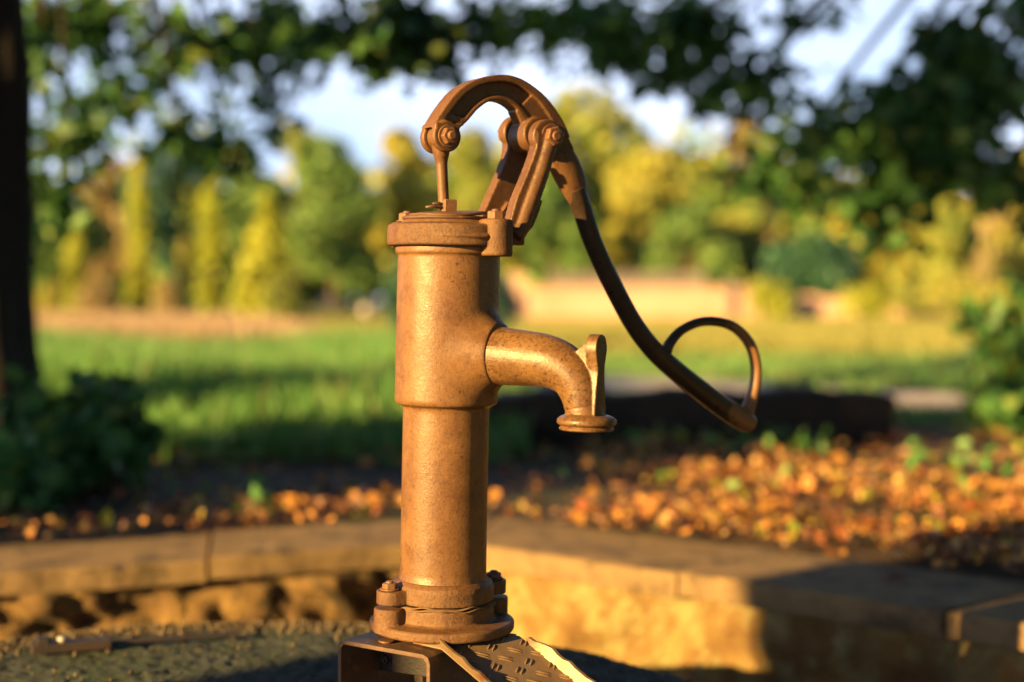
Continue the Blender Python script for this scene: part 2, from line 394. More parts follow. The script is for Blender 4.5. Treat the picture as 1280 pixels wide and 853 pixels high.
bm = bmesh.new(); lathe(bm, [(0, .415), (.044, .415), (.046, .417), (.046, .4185), (.044, .4195), (0, .4195)], Matrix.Translation(ROD*.5), 64)
fin('seal_ring', bm, M['steel'], pump)

# piston rod with forked eye, nut and split pin
EYE = H(550.5, 172)
bm = bmesh.new()
rodx = EYE.x*.25+ROD.x*.75; base = Vector((ROD.x, ROD.y, .418))
sweep(bm, smooth_path([base, base.lerp(EYE, .35), base.lerp(EYE, .62), base.lerp(EYE, .72), base.lerp(EYE, .82), EYE-Z*.004], n=5), [.0056]*21+[.0062, .0074, .0086, .009], 24) if False else None
P = [base, base.lerp(EYE, .35), base.lerp(EYE, .62), base.lerp(EYE, .70), base.lerp(EYE, .80), base.lerp(EYE, .92), EYE]
pts, rad = smooth_path(P, [.0057, .0057, .0058, .0062, .0085, .0100, .0105], 5)
sweep(bm, pts, rad, 24)
lathe(bm, [(0, -.0065), (.0125, -.0065), (.0125, .0065), (0, .0065)], axis_mtx(EYE, HW), 32)
rod = fin('piston_rod', bm, M['iron_head'], pump, remesh=.0010, relax=3)
bm = bmesh.new()
lathe(bm, [(0, .4245), (.0098, .4245), (.0098, .4335), (.0088, .4345), (0, .4345)], Matrix.Translation(Vector((ROD.x, ROD.y, 0)) ) @ Matrix.Rotation(.2, 4, 'Z'), 4) if False else \
lathe(bm, [(0, .0), (.0092, .0), (.0092, .012), (.0082, .013), (0, .013)], Matrix.Translation(Vector((ROD.x+.004, ROD.y-.002, .4245))) @ Matrix.Rotation(R(70), 4, 'Z'), 4)
fin('nut', bm, M['bolt'], rod, smooth=False, bevel=.0008)
bm = bmesh.new()
c = Vector((ROD.x-.004, ROD.y-.006, .429)); 
sweep(bm, [c+Vector((.004, .004, 0)), c, c+Vector((-.006, -.004, .001)), c+Vector((-.0145, -.008, -.0005))], [.0016, .002, .0018, .0011], 10)
sweep(bm, [c+Vector((.004, .004, .002)), c+Vector((-.001, -.001, .004)), c+Vector((-.008, -.005, .0035))], [.0014, .0016, .001], 10)
fin('split_pin', bm, M['steel'], rod)

# lever: cast arc of I section, hub, neck
O = [(534.5, 160), (540, 149.5), (552.5, 130.6), (569, 112), (592, 99.7), (620, 95.2), (642.5, 99.5), (665, 113.7), (682, 131), (697, 154), (705, 173)]
I = [(566, 161), (575, 156), (583.5, 147), (592, 137.6), (605, 128.5), (620, 126.5), (634, 132), (644, 142), (650, 155), (654, 168), (658, 181)]
O = smooth_path([H(*p) for p in O], n=5); I = smooth_path([H(*p) for p in I], n=5)
O2 = [o.lerp(i, .27) for o, i in zip(O, I)]; I2 = [i.lerp(o, .17) for o, i in zip(O, I)]
O3 = [o.lerp(i, .12) for o, i in zip(O, I)]; I3 = [i.lerp(o, .1) for o, i in zip(O, I)]
bm = bmesh.new()
band(bm, O, O2, -HW*.0125, HW*.0125); band(bm, I, I2, -HW*.0105, HW*.0105); band(bm, O3, I3, -HW*.0035, HW*.0035)
# solid end near the rod, forked into two eyes
k = 9
band(bm, O[3:k], I[3:k], -HW*.0105, HW*.0105)
for s in (-1, 1):
    lathe(bm, [(0, -.0042), (.0150, -.0042), (.0160, -.0025), (.0160, .0025), (.0150, .0042), (0, .0042)], axis_mtx(EYE+HW*s*.0115, HW), 40)
    band(bm, [H(538, 166), O[1], O[3]], [H(562, 168), I[1], I[4]], HW*(s*.0115-.004), HW*(s*.0115+.004))
HUB = H(663, 170)
lathe(bm, [(0, -.017), (.0175, -.017), (.0185, -.015), (.0185, .015), (.0175, .017), (0, .017)], axis_mtx(HUB, HW), 40)
No = [(665, 113.7), (682, 131), (697, 154), (705, 173), (712, 188)]
Ni = [(640, 140), (650, 160), (657, 178), (666, 188), (676, 200)]
No = smooth_path([H(*p) for p in No], n=3); Ni = smooth_path([H(*p) for p in Ni], n=3)
band(bm, No, Ni, -HW*.0095, HW*.0095)
pts, rad = smooth_path([H(688, 178), H(700, 197), H(710, 216), H(717, 232), H(723, 246), H(726.5, 254)], [.0150, .0175, .0182, .0165, .0135, .0118], 5)
sweep(bm, pts, rad, 24, side=HW, asp=.68)
lever_head = fin('lever', bm, M['iron_head'], pump, remesh=.0010, relax=4)
# shaft and hand grip
bm = bmesh.new()
cl = [(718, 236), (727, 261), (742, 305), (763, 351), (790, 401.5), (813.5, 434), (838, 458), (870, 484), (902, 508), (930, 526), (938, 531)]
rr = [.0125, .0110, .0106, .0106, .0108, .0112, .0116, .0120, .0126, .0128, .0105]
pts, rad = smooth_path([H(*p) for p in cl], rr, 6)
sweep(bm, pts, rad, 32)
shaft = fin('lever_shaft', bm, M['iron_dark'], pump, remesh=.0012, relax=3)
bm = bmesh.new()
cl = [(833, 440), (838, 428), (852, 413), (874, 403), (898, 402.5), (920, 411), (937, 430), (944.5, 455), (944, 480), (938, 502), (932, 519)]
rr = [.0058, .0056, .0052, .0054, .0056, .0058, .0060, .0060, .0062, .0068, .008]
pts, rad = smooth_path([H(*p) for p in cl], rr, 8)
sweep(bm, pts, rad, 20, side=HW, asp=1.25)
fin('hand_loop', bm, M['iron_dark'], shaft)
lever_head.name = 'lever_head'

# fork bracket carrying the pivot
bm = bmesh.new()
for s in (-1, 1):
    dx = 18.5*s; dy = 2.5*s; w = s*.029
    c = H(663+dx, 169+dy, w)
    lathe(bm, [(0, -.0065), (.0170, -.0065), (.0182, -.0045), (.0182, .0045), (.0170, .0065), (0, .0065)], axis_mtx(c, HW), 40)
    if s == 1:
        lf = [(667, 166), (667, 180), (660, 203), (650, 228), (641, 250), (635, 272), (631, 290)]
        rt = [(697, 172), (689, 195), (681, 222), (673, 246), (665, 270), (657, 290), (648, 300)]
    else:
        lf = [(631, 170), (631, 190), (624, 212), (612, 240), (602, 262), (597, 275), (595, 290)]
        rt = [(661, 170), (659, 190), (652, 214), (641, 240), (634, 262), (630, 280), (626, 295)]
    a = smooth_path([H(p[0], p[1], w) for p in lf], n=4); b = smooth_path([H(p[0], p[1], w) for p in rt], n=4)
    band(bm, a, b, -HW*.0075, HW*.0075)
    # outer rounded spine
    mid = [p.lerp(q, .62)+HW*s*.004 for p, q in zip(a, b)]
    sweep(bm, mid, .0090, 20)
# back wall joining the arms low down
a = [H(660, 252), H(655, 268), H(648, 285), H(638, 296)]; b = [H(646, 252), H(636, 268), H(622, 282), H(612, 290)]
band(bm, a, b, -HW*.030, HW*.030)
box(bm, (.058, 0, .404), (.03, .060, .022), Matrix.Rotation(HA, 4, 'Z'))
fin('fork_bracket', bm, M['iron_head'], pump, remesh=.0012, relax=5)
for s in (-1, 1):
    bm = bmesh.new(); hexbolt(bm, axis_mtx(H(663+19*s, 169+2.5*s, s*.029)+HW*s*.0060+HS*.004*s+Z*.000, HW*s, .3), .0108, .009, .002)
    fin('pivot_bolt', bm, M['bolt'], pump, smooth=False, bevel=.0008)
    bm = bmesh.new(); hexbolt(bm, axis_mtx(EYE+HW*s*.0157, HW*s, .1), .0092, .0075, .0035)
    fin('rod_bolt', bm, M['bolt'], pump, smooth=False, bevel=.0007)

# ---- stand: channel bracket and checker-plate drain tray (parts of the pump)
def world_part(o):
    """mesh was written in world coordinates: move it into the pump's frame"""
    o.data.transform(PI_); return o
A0 = Vector((-.1775, 1.437, .1250)); B0 = Vector((-.0800, 1.373, .1240))
wd = (B0-A0); wl = wd.length; wd.normalize(); ax = Vector((.56, .83, 0)).normalized(); ax = (ax - Vector((wd.x, wd.y, 0))*ax.dot(wd)).normalized()
def channel(L0, L1, t, hl, hr, rc=.008):
    """folded inverted-U section swept along ax"""
    sec = []
    top = [(0, -hl), (0, -rc), (rc*.3, -rc*.3), (rc, 0), (wl-rc, 0), (wl-rc*.3, -rc*.3), (wl, -rc), (wl, -hr)]
    inn = [(t, -hl), (t, -rc), (t+rc*.25, -t-rc*.25), (rc, -t), (wl-rc, -t), (wl-t-rc*.25, -t-rc*.25), (wl-t, -rc), (wl-t, -hr)]
    cv = lambda u, v, l: A0 + wd*u + Z*v + ax*l
    bm = bmesh.new()
    band(bm, [cv(u, v, L0) for u, v in top], [cv(u, v, L0) for u, v in inn], ax*0, ax*(L1-L0))
    return bm
bm = channel(0, .125, .0045, .115, .115)
world_part(fin('bracket', bm, M['steel'], pump, bevel=.0007, angle=40))
bm = bmesh.new()          # cross bar bolted between the flanges
p0 = A0+wd*.0055-Z*.018+ax*.060; p1 = A0+wd*(wl-.0055)-Z*.014+ax*.060
band(bm, [p0, p1], [p0-Z*.026, p1-Z*.026], ax*0, ax*.006)
hexbolt(bm, axis_mtx(p0+wd*.010-Z*.013, -ax), .006, .005, .002)
world_part(fin('cross_bar', bm, M['bar_steel'], pump, smooth=False, bevel=.0006))
for u in (.002, wl-.002):
    bm = bmesh.new(); c = A0+wd*u-Z*.113; fx = -wd if u < .05 else wd
    band(bm, [c+ax*.005+Z*-.001, c+ax*.12+Z*-.001], [c+ax*.005+Z*-.006, c+ax*.12+Z*-.006], fx*.0025, fx*.045)
    world_part(fin('foot_plate', bm, M['steel'], pump, smooth=False, bevel=.0006))
bm = bmesh.new()          # pale strut behind the left leg
c = A0+wd*.032+ax*.085-Z*.046
band(bm, [c, c+wd*.010-Z*.076], [c+wd*.011, c+wd*.021-Z*.076], ax*0, ax*.006)
world_part(fin('strut', bm, M['plate'], pump, smooth=False, bevel=.0005))

# tray: flat on the bracket, then bent down towards the viewer
Wt = Vector((.86, .51, 0)).normalized(); tw = .089; LB = .040; Lt = .27; nl = 34
Dh = Vector((.85, -.527, 0)); Dh = (Dh-Wt*Dh.dot(Wt)).normalized()*.35+Dh*.65; Dh.normalize(); Dd = (Dh+Vector((0, 0, -.46))).normalized()
TL = Vector((-.099, 1.414, .1292))
def TP(u, l, up=0):
    p = TL+Wt*u+Dh*min(l, LB)+Dd*max(0, l-LB); nn = Z if l < LB else Wt.cross(Dd)*-1
    if nn.z < 0: nn = -nn
    return p+nn.normalized()*up
bm = bmesh.new(); ls = [Lt*i/nl for i in range(nl+1)]
def strip(f0, f1, off0, off1, l0=0):
    q = [l for l in ls if l >= l0]; band(bm, [f0(l) for l in q], [f1(l) for l in q], off0, off1)
strip(lambda l: TP(0, l), lambda l: TP(tw, l), Z*-.0028, Z*0)
wob = lambda l: .0011*math.sin(l*205)+.0007*math.sin(l*470)
strip(lambda l: TP(-.002, l, .008*min(1, .15+l*22)+wob(l)), lambda l: TP(.001, l, -.001), -Wt*.0016, Wt*.0016)
strip(lambda l: TP(tw+.005, l, .010*min(1, .15+(l-.045)*30)+wob(l+.3)), lambda l: TP(tw, l, -.001), -Wt*.0018, Wt*.0018, .045)
for i in range(14):
    for j in range(5):
        u = .010+j*.0188; l = .010+i*.0205+(.010 if j % 2 else 0)
        if l > Lt-.01: continue
        a = R(38) if (i+j) % 2 else R(-42)
        for q in (-.0022, .0022):
            f = lambda t: TP(u+math.cos(a)*t-math.sin(a)*q, l+math.sin(a)*t+math.cos(a)*q, .0002)
            sweep(bm, [f(-.0065), f(-.003), f(.003), f(.0065)], [.0003, .0011, .0011, .0003], 6)
world_part(fin('drain_tray', bm, M['plate'], pump, angle=35))

# ------------------------------------------------------------------ well cover, sunken pit, hexagonal surround
CC = Vector((-.33, 1.38, 0)); A0D = 9.9
def hexv(ap, k, z=0):
    a = R(A0D+60*k); r = ap/math.cos(R(30)); return CC+Vector((r*math.sin(a), r*math.cos(a), z))
import mathutils
def noise3(x, y, z=0): return mathutils.noise.noise(Vector((x, y, z)))
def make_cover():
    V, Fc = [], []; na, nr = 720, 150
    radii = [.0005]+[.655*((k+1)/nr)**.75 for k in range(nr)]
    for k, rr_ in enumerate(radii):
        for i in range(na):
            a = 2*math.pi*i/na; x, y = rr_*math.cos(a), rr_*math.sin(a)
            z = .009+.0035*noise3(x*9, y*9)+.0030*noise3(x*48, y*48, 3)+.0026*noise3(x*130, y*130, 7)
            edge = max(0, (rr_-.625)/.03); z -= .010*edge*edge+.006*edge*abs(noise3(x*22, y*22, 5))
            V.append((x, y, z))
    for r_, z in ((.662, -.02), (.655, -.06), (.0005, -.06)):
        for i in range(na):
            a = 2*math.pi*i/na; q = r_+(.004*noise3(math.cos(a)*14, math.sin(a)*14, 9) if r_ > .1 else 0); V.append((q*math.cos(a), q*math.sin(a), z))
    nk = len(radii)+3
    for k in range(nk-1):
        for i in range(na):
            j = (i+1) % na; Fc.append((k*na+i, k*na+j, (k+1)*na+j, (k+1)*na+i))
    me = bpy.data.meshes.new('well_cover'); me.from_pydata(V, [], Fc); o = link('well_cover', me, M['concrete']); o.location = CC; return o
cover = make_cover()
well = empty('well', CC); tag(well, 'round dark concrete well cover with mossy weathered top beneath the pump', 'well')
cover.name = 'cover'; cover.parent = well; cover.location = (0, 0, 0)
bm = bmesh.new(); lathe(bm, [(0, -.60), (.60, -.60), (.60, -.061), (0, -.061)], seg=96)
fin('shaft_ring', bm, M['wallstone'], well)
# grit and moss crumbs on the cover
def scatter_crumbs():
    V, Fc = [], []
    for _ in range(9000):
        if rnd.random() < .75:
            a = rnd.uniform(R(72), R(170)); r = .648-abs(rnd.gauss(0, .035))
        else: a = rnd.uniform(0, 2*math.pi); r = .64*math.sqrt(rnd.random())
        if r > .648: continue
        s = rnd.uniform(.0006, .0024) if rnd.random() < .9 else rnd.uniform(.003, .005); c = Vector((r*math.cos(a), r*math.sin(a), .011-(.003 if r > .63 else 0)+s*.3))
        b = len(V)
        for d in ((1, 0, 0), (-1, 0, 0), (0, 1, 0), (0, -1, 0), (0, 0, 1), (0, 0, -1)):
            V.append(c+Vector(d)*s*rnd.uniform(.6, 1.2))
        for f in ((0, 2, 4), (2, 1, 4), (1, 3, 4), (3, 0, 4), (2, 0, 5), (1, 2, 5), (3, 1, 5), (0, 3, 5)): Fc.append([b+i for i in f])
    me = bpy.data.meshes.new('grit'); me.from_pydata([tuple(v+CC) for v in V], [], Fc)
    o = link('grit', me, [mat('grit_stone', (.18, .125, .07), (.05, .04, .028), 30, .9)], None, False)
    tag(o, 'grit and moss crumbs strewn over the round concrete cover', 'grit', kind='stuff')
scatter_crumbs()
# flat bar left lying on the cover
bar = empty('metal_bar', (-.575, 1.845, .012), (0, 0, R(18)))
tag(bar, 'dark flat metal bar with a bright stud lying on the well cover edge', 'metal bar')
bm = bmesh.new(); box(bm, (0, 0, .007), (.10, .026, .012)); box(bm, (-.036, 0, .015), (.016, .022, .008)); fin('hasp', bm, M['black_steel'], bar, False, bevel=.0015)
bm = bmesh.new(); box(bm, (.13, .004, .006), (.17, .008, .005)); fin('rod', bm, M['black_steel'], bar, False, bevel=.001)
bm = bmesh.new(); lathe(bm, [(0, .012), (.0065, .012), (.0065, .017), (.0045, .0195), (0, .0195)], Matrix.Translation((-.012, 0, 0)), 16); fin('stud', bm, M['white'], bar)

# pit floor
bm = bmesh.new(); bm.faces.new([bm.verts.new(hexv(1.45, k, -.60)) for k in range(6)])
o = fin('pit_floor', bm, M['soil'], smooth=False); tag(o, kind='structure')

# surround wall and coping
sur = empty('well_surround', CC); tag(sur, 'low six sided stone wall with weathered coping slabs around the sunken well', 'low wall')
def rough_side(k, mtl):
    """one rough inner face of the pit wall, displaced like rubble"""
    nx, nz = 90, 34; P0, P1 = hexv(1.225, k), hexv(1.225, k+1); N_ = -((P0+P1)/2-CC).normalized()
    import mathutils
    V, Fc = [], []
    for j in range(nz+1):
        for i in range(nx+1):
            p = P0.lerp(P1, i/nx); z = -.045-.555*j/nz
            q = Vector((p.x, p.y, z))
            e = min(1, min(i, nx-i)/3)
            amp = .045 if mtl == 'wallstone' else .060
            d = mathutils.noise.noise(q*14)*amp*.5+mathutils.noise.noise(q*38)*amp*.35+mathutils.noise.noise(q*80)*amp*.16 + (abs(mathutils.noise.noise(Vector((q.x*6, q.y*6, q.z*9))))-.25)*amp*.9
            V.append(tuple(q+N_*((d+(.014 if mtl == 'rubble' else 0))*e)-CC))
    for j in range(nz):
        for i in range(nx):
            a = j*(nx+1)+i; Fc.append((a, a+1, a+nx+2, a+nx+1))
    b = len(V); V += [tuple(hexv(1.47, k, -.045)-CC), tuple(hexv(1.47, k+1, -.045)-CC), tuple(hexv(1.47, k, -.60)-CC), tuple(hexv(1.47, k+1, -.60)-CC)]
    Fc.append((b, b+1, b+3, b+2)); Fc.append([b, b+1]+[nx-i for i in range(nx+1)])
    me = bpy.data.meshes.new('wall_face'); me.from_pydata(V, [], Fc)
    o = link('wall_face', me, M[mtl], sur); return o
for k in range(6): rough_side(k, 'rubble' if k in (5, 4) else 'wallstone')
for k in range(6):
    bm = bmesh.new(); band(bm, [hexv(1.30, k, -.043)-CC, hexv(1.30, k+1, -.043)-CC], [hexv(1.492, k, -.043)-CC, hexv(1.492, k+1, -.043)-CC], Z*0, Z*.030)
    fin('mortar_bed', bm, M['soil'], sur, False)
cuts = [0, .355, .70, 1]
for k in range(6):
    i0, i1 = hexv(1.195, k), hexv(1.195, k+1); o0, o1 = hexv(1.50, k), hexv(1.50, k+1)
    for a, b in zip(cuts, cuts[1:]):
        if k == 5: a, b = 1-b, 1-a
        g = .0035/1.4; a_ = a+g if a > 0 else a+.0012; b_ = b-g if b < 1 else b-.0012
        bm = bmesh.new(); dz = rnd.uniform(-.0035, .0035); th = .040
        m_ = 24
        for zz in (0,):
            A = [i0.lerp(i1, a_+(b_-a_)*i/m_) for i in range(m_+1)]; B = [o0.lerp(o1, a_+(b_-a_)*i/m_) for i in range(m_+1)]
            nr = (CC-(i0+i1)/2).normalized()
            A = [p+nr*rnd.uniform(-.003, .003) for p in A]
            rows = []
            prof = [(0, -th), (0, -.012), (.004, -.003), (.014, 0), (.08, .001), (.16, 0), (.24, .001), (.98, 0), (1, -.01), (1, -th)]
            for u, z in prof:
                rows.append([bm.verts.new(p.lerp(q, u)+Z*(z+dz+rnd.uniform(-.0012, .0012))-CC) for p, q in zip(A, B)])
            for r0, r1 in zip(rows, rows[1:]):
                for i in range(m_): bm.faces.new((r0[i], r0[i+1], r1[i+1], r1[i]))
            for i in range(m_): bm.faces.new((rows[-1][i], rows[-1][i+1], rows[0][i+1], rows[0][i]))
            bm.faces.new([r[0] for r in rows]); bm.faces.new([r[-1] for r in reversed(rows)])
        fin('coping_slab', bm, M['coping'], sur, angle=50)

# ------------------------------------------------------------------ ground, lawn, meadow, path
def ring_sheet(name, ap, outer, z, m, kind='structure'):
    bm = bmesh.new(); n = 6*16
    inn, out = [], []
    for i in range(n):
        k, f = divmod(i, 16); p = hexv(ap, k).lerp(hexv(ap, k+1), f/16); inn.append(bm.verts.new((p.x, p.y, z)))
        a = R(A0D+60*i/16); q = outer(a); out.append(bm.verts.new((CC.x+q*math.sin(a), CC.y+q*math.cos(a), z)))
    for i in range(n): bm.faces.new((inn[i], inn[(i+1) % n], out[(i+1) % n], out[i]))
    o = fin(name, bm, m, smooth=False); tag(o, kind=kind); return o
ring_sheet('ground', 1.44, lambda a: 1500, -.016, M['lawn'])
ring_sheet('soil', 1.445, lambda a: 3.9+.5*math.sin(3*a+1)+.3*math.sin(7*a), -.012, M['soil'])
def sheet(name, pts, z, m):
    bm = bmesh.new(); bm.faces.new([bm.verts.new((x, y, z)) for x, y in pts]); o = fin(name, bm, m, smooth=False); tag(o, kind='structure'); return o
def ribbon(name, cl, w, z, m):
    P, W = smooth_path([Vector((x, y, z)) for x, y in cl], w, 8); bm = bmesh.new(); prev = None
    for i, p in enumerate(P):
        d = (P[min(i+1, len(P)-1)]-P[max(i-1, 0)]).normalized(); nrm = Vector((-d.y, d.x, 0))
        cur = (bm.verts.new(p+nrm*W[i]/2), bm.verts.new(p-nrm*W[i]/2))
        if prev: bm.faces.new((prev[0], prev[1], cur[1], cur[0]))
        prev = cur
    o = fin(name, bm, m, smooth=False); tag(o, kind='structure'); return o
sheet('meadow', [(-9, 4.5), (-3, 4.3), (-.4, 4.35), (.15, 5.4), (.0, 8), (-.5, 11.5), (-1.6, 14), (-4, 17), (-9, 20), (-16, 22), (-16, 8)], -.008, M['meadow'])
ribbon('path', [(9, 3.4), (5.5, 4.8), (3.2, 6.0), (1.9, 6.75), (.9, 7.7), (.0, 9.6), (-1.0, 12.6), (-2.6, 17), (-6, 23), (-14, 31), (-30, 40)], [1.0, 1.0, 1.05, 1.1, 1.3, 1.5, 1.8, 2.2, 2.6, 3, 3], -.004, M['path'])
sheet('bare_ground', [(-34, 31), (-15, 26), (-8, 24), (-5.5, 25.5), (-5, 31), (-9, 38), (-34, 48)], -.0095, M['dirt'])

# ------------------------------------------------------------------ leaves and plants (numpy)
def leaf_mesh(name, P, size, nm, mats, aspect=.55, up=0., parent=None, smooth=False, flat=0, weights=None, curl=.15, dirs=None):
    """one folded rhombic leaf per point: 4 vertices, 2 triangles"""
    n = len(P); P = np.asarray(P, float)
    d = rng.normal(size=(n, 3)); d[:, 2] = d[:, 2]*(1-flat)+up
    if dirs is not None: d = dirs+d*.35
    d /= np.linalg.norm(d, axis=1)[:, None]
    e = rng.normal(size=(n, 3)); 
    if flat: e[:, 2] *= (1-flat)
    e -= d*(e*d).sum(1)[:, None]; e /= np.linalg.norm(e, axis=1)[:, None]
    f = np.cross(d, e)
    s = (np.asarray(size) if hasattr(size, '__len__') else np.full(n, size))*rng.uniform(.7, 1.3, n); s = s[:, None]
    V = np.empty((n, 4, 3)); V[:, 0] = P-d*s*.5; V[:, 1] = P+e*s*aspect*.5+f*s*curl; V[:, 2] = P+d*s*.5; V[:, 3] = P-e*s*aspect*.5+f*s*curl
    idx = np.arange(n)[:, None]*4
    T = np.stack([idx+np.array([0, 1, 2]), idx+np.array([0, 2, 3])], 1).reshape(-1)
    me = bpy.data.meshes.new(name); me.vertices.add(n*4); me.vertices.foreach_set('co', V.reshape(-1))
    me.loops.add(n*6); me.loops.foreach_set('vertex_index', T.astype(np.int32))
    me.polygons.add(n*2); me.polygons.foreach_set('loop_start', np.arange(0, n*6, 3, dtype=np.int32))
    mi = rng.choice(len(mats), n, p=weights); me.polygons.foreach_set('material_index', np.repeat(mi, 2).astype(np.int32))
    me.update(calc_edges=True); me.validate()
    o = link(name, me, mats, parent, smooth); return o
def blob(c, r, n, shell=.55):
    """points in an ellipsoid, denser towards its surface"""
    v = rng.normal(size=(n, 3)); v /= np.linalg.norm(v, axis=1)[:, None]
    q = (shell+(1-shell)*rng.random(n)**.7); q *= 1+.12*np.sin(v[:, 0]*7+c[0])*np.cos(v[:, 2]*6+c[1])
    return np.asarray(c)+v*q[:, None]*np.asarray(r)
def limb(bm, p0, p1, r0, r1, seg=8, bend=.1, n=6):
    L_ = (p1-p0).length; P = []
    o = Vector((rnd.uniform(-1, 1), rnd.uniform(-1, 1), rnd.uniform(-.4, .6)))*L_*bend
    for i in range(n+1):
        t = i/n; P.append(p0.lerp(p1, t)+o*math.sin(math.pi*t))
    sweep(bm, P, [r0+(r1-r0)*i/n for i in range(n+1)], seg); return P

def far_tree(name, px, y, top, base, wpx, pal, label, cat='tree', shape='round', group='trees across the park', leaf=None, n=None, bark='bark_far', trunk_show=.12, wts=None):
    x = at(px, y); h = max(zat(top, y), .5); w = wpx/F*y; z0 = 0.0
    t = empty(name, (x, y, -.012)); tag(t, label, cat, group)
    rr_ = w/2; leaf = leaf or max(.10, w*.055)
    pts = []
    if shape == 'round':
        zb = h*trunk_show; k = rnd.randint(9, 12)
        for i in range(k):
            f = i/(k-1); zc = zb+(h-zb)*(.16+.70*f); sp = rr_*.62*math.sin(math.pi*(.22+.68*f))
            a = rnd.uniform(0, 6.28); R_ = rr_*rnd.uniform(.38, .55)
            pts.append(blob((sp*math.cos(a), sp*math.sin(a), zc), (R_, R_, min(R_*.85, (h-zc)*1.0+.05*h)), (n or 2600)//k))
    elif shape == 'column':
        k = 9
        for i in range(k):
            f = i/(k-1); zc = h*(.08+.85*f); R_ = rr_*(1.0 if .1 < f < .75 else .75)*(1 if f < .9 else .5)
            pts.append(blob((rnd.uniform(-.1, .1)*rr_, rnd.uniform(-.1, .1)*rr_, zc), (R_, R_, h*.09), (n or 1500)//k))
    elif shape == 'cone':
        k = 10
        for i in range(k):
            f = i/(k-1); zc = h*(.10+.84*f); R_ = rr_*(1.04-.92*f**1.15)*(1 if f > .08 else .85)
            pts.append(blob((rnd.uniform(-.08, .08)*rr_, 0, zc), (R_, R_, h*.10), int((n or 2200)*(1.5-f)/k)))
    else:   # shrub
        k = 6
        for i in range(k):
            a = rnd.uniform(0, 6.28); q = rr_*.5
            pts.append(blob((q*math.cos(a), q*math.sin(a), h*rnd.uniform(.4, .62)), (rr_*.55, rr_*.55, h*.40), (n or 1200)//k))
    P = np.concatenate(pts); P[:, 2] = np.maximum(P[:, 2], .03)
    leaf_mesh('crown' if cat == 'tree' else 'foliage', P, leaf, None, LG[pal], parent=t, aspect=.7, weights=wts)
    bm = bmesh.new(); r0 = max(.03, w*.022)
    top_h = h*(.8 if shape != 'shrub' else .5)
    limb(bm, Vector((0, 0, 0)), Vector((rnd.uniform(-.03, .03)*w, 0, top_h)), r0, r0*.3, 10, .02)
    if shape == 'round':
        for _ in range(5):
            z = rnd.uniform(.2, .6)*h; a = rnd.uniform(0, 6.28)
            limb(bm, Vector((0, 0, z)), Vector((math.cos(a)*rr_*.6, math.sin(a)*rr_*.6, min(h*.9, z+.25*h))), r0*.5, r0*.12, 7)
    fin('trunk' if cat == 'tree' else 'stem', bm, M[bark], t)
    return t

# --- across the lawn
far_tree('cypress_tree', 175, 34, 172, 392, 30, 'lime', 'tallest slim yellow-green cypress column, at left of the park', shape='column', leaf=.16, n=2600)
far_tree('cypress_tree', 95, 34, 272, 390, 26, 'lime', 'short slim cypress column near the dark tree trunk', shape='column', leaf=.14, n=1800)
far_tree('cypress_tree', 265, 33, 222, 400, 38, 'lime', 'broad slim cypress beside the cone shaped golden conifer', shape='column', leaf=.16, n=2600)
far_tree('conifer_tree', 333, 29, 245, 404, 92, 'lime', 'cone shaped golden conifer with rounded skirt on the lawn', shape='cone', leaf=.16, n=3400, wts=[.5, .35, .15])
far_tree('cypress_tree', 232, 36, 300, 392, 22, 'gold', 'small golden column between the two tallest cypresses', shape='column', leaf=.13, n=900)
far_tree('conifer_shrub', 560, 12.5, 318, 442, 165, 'blue', 'dark blue-green conifer shrub standing right behind the pump barrel', 'shrub', shape='shrub', leaf=.07, n=5200, group=None)
far_tree('round_shrub', 352, 27.5, 335, 405, 55, 'olive', 'round olive shrub in front of the golden cone conifer', 'shrub', shape='shrub', leaf=.10, n=1500, group='shrubs on the lawn')
T = [
 (60, 46, 222, 150, 'green', 'green crowned tree behind the dark foreground trunk'),
 (215, 52, 168, 130, 'blue', 'dark blue-green tree rising behind the tall cypress column'),
 (312, 48, 205, 120, 'green', 'green crowned tree rising over the cone shaped conifer'),
 (415, 44, 172, 150, 'green', 'broad deep green tree left of the pump cap'),
 (372, 60, 140, 100, 'olive', 'tall thin olive tree beyond the deep green tree'),
 (505, 46, 150, 100, 'gold', 'tall golden tree seen left of the piston rod'),
 (600, 52, 150, 120, 'olive', 'olive tree seen through the arch of the lever'),
 (722, 58, 108, 215, 'olive', 'tallest and widest golden-olive tree behind the lever pivot'),
 (690, 46, 225, 120, 'green', 'green tree in front of the tallest golden-olive tree'),
 (805, 50, 180, 140, 'gold', 'golden tree beside the tallest golden-olive tree'),
 (860, 44, 262, 120, 'green', 'low green tree above the pink wall'),
 (935, 62, 128, 80, 'cream', 'narrow cream coloured tree top against the sky'),
 (925, 46, 250, 100, 'olive', 'olive tree right of the low green tree above the wall'),
 (1010, 44, 296, 130, 'blue', 'blue-green tree spreading behind the right end of the wall'),
 (1105, 50, 200, 140, 'gold', 'golden-green tree under the tip of the hanging branch'),
 (1190, 46, 255, 110, 'olive', 'olive tree next to the pale birch'),
 (1275, 50, 175, 150, 'gold', 'golden tree at the edge behind the pale birch'),
 (10, 40, 180, 90, 'green', 'green tree hidden mostly by the dark trunk'),
 (140, 60, 190, 100, 'cream', 'cream tinted tree between the two tallest left trees'),
]
for px, y, top, w, pal, lab in T:
    far_tree('park_tree', px, y, top, 378, w, pal, lab, leaf=max(.24, w/F*y*.055), n=5200)
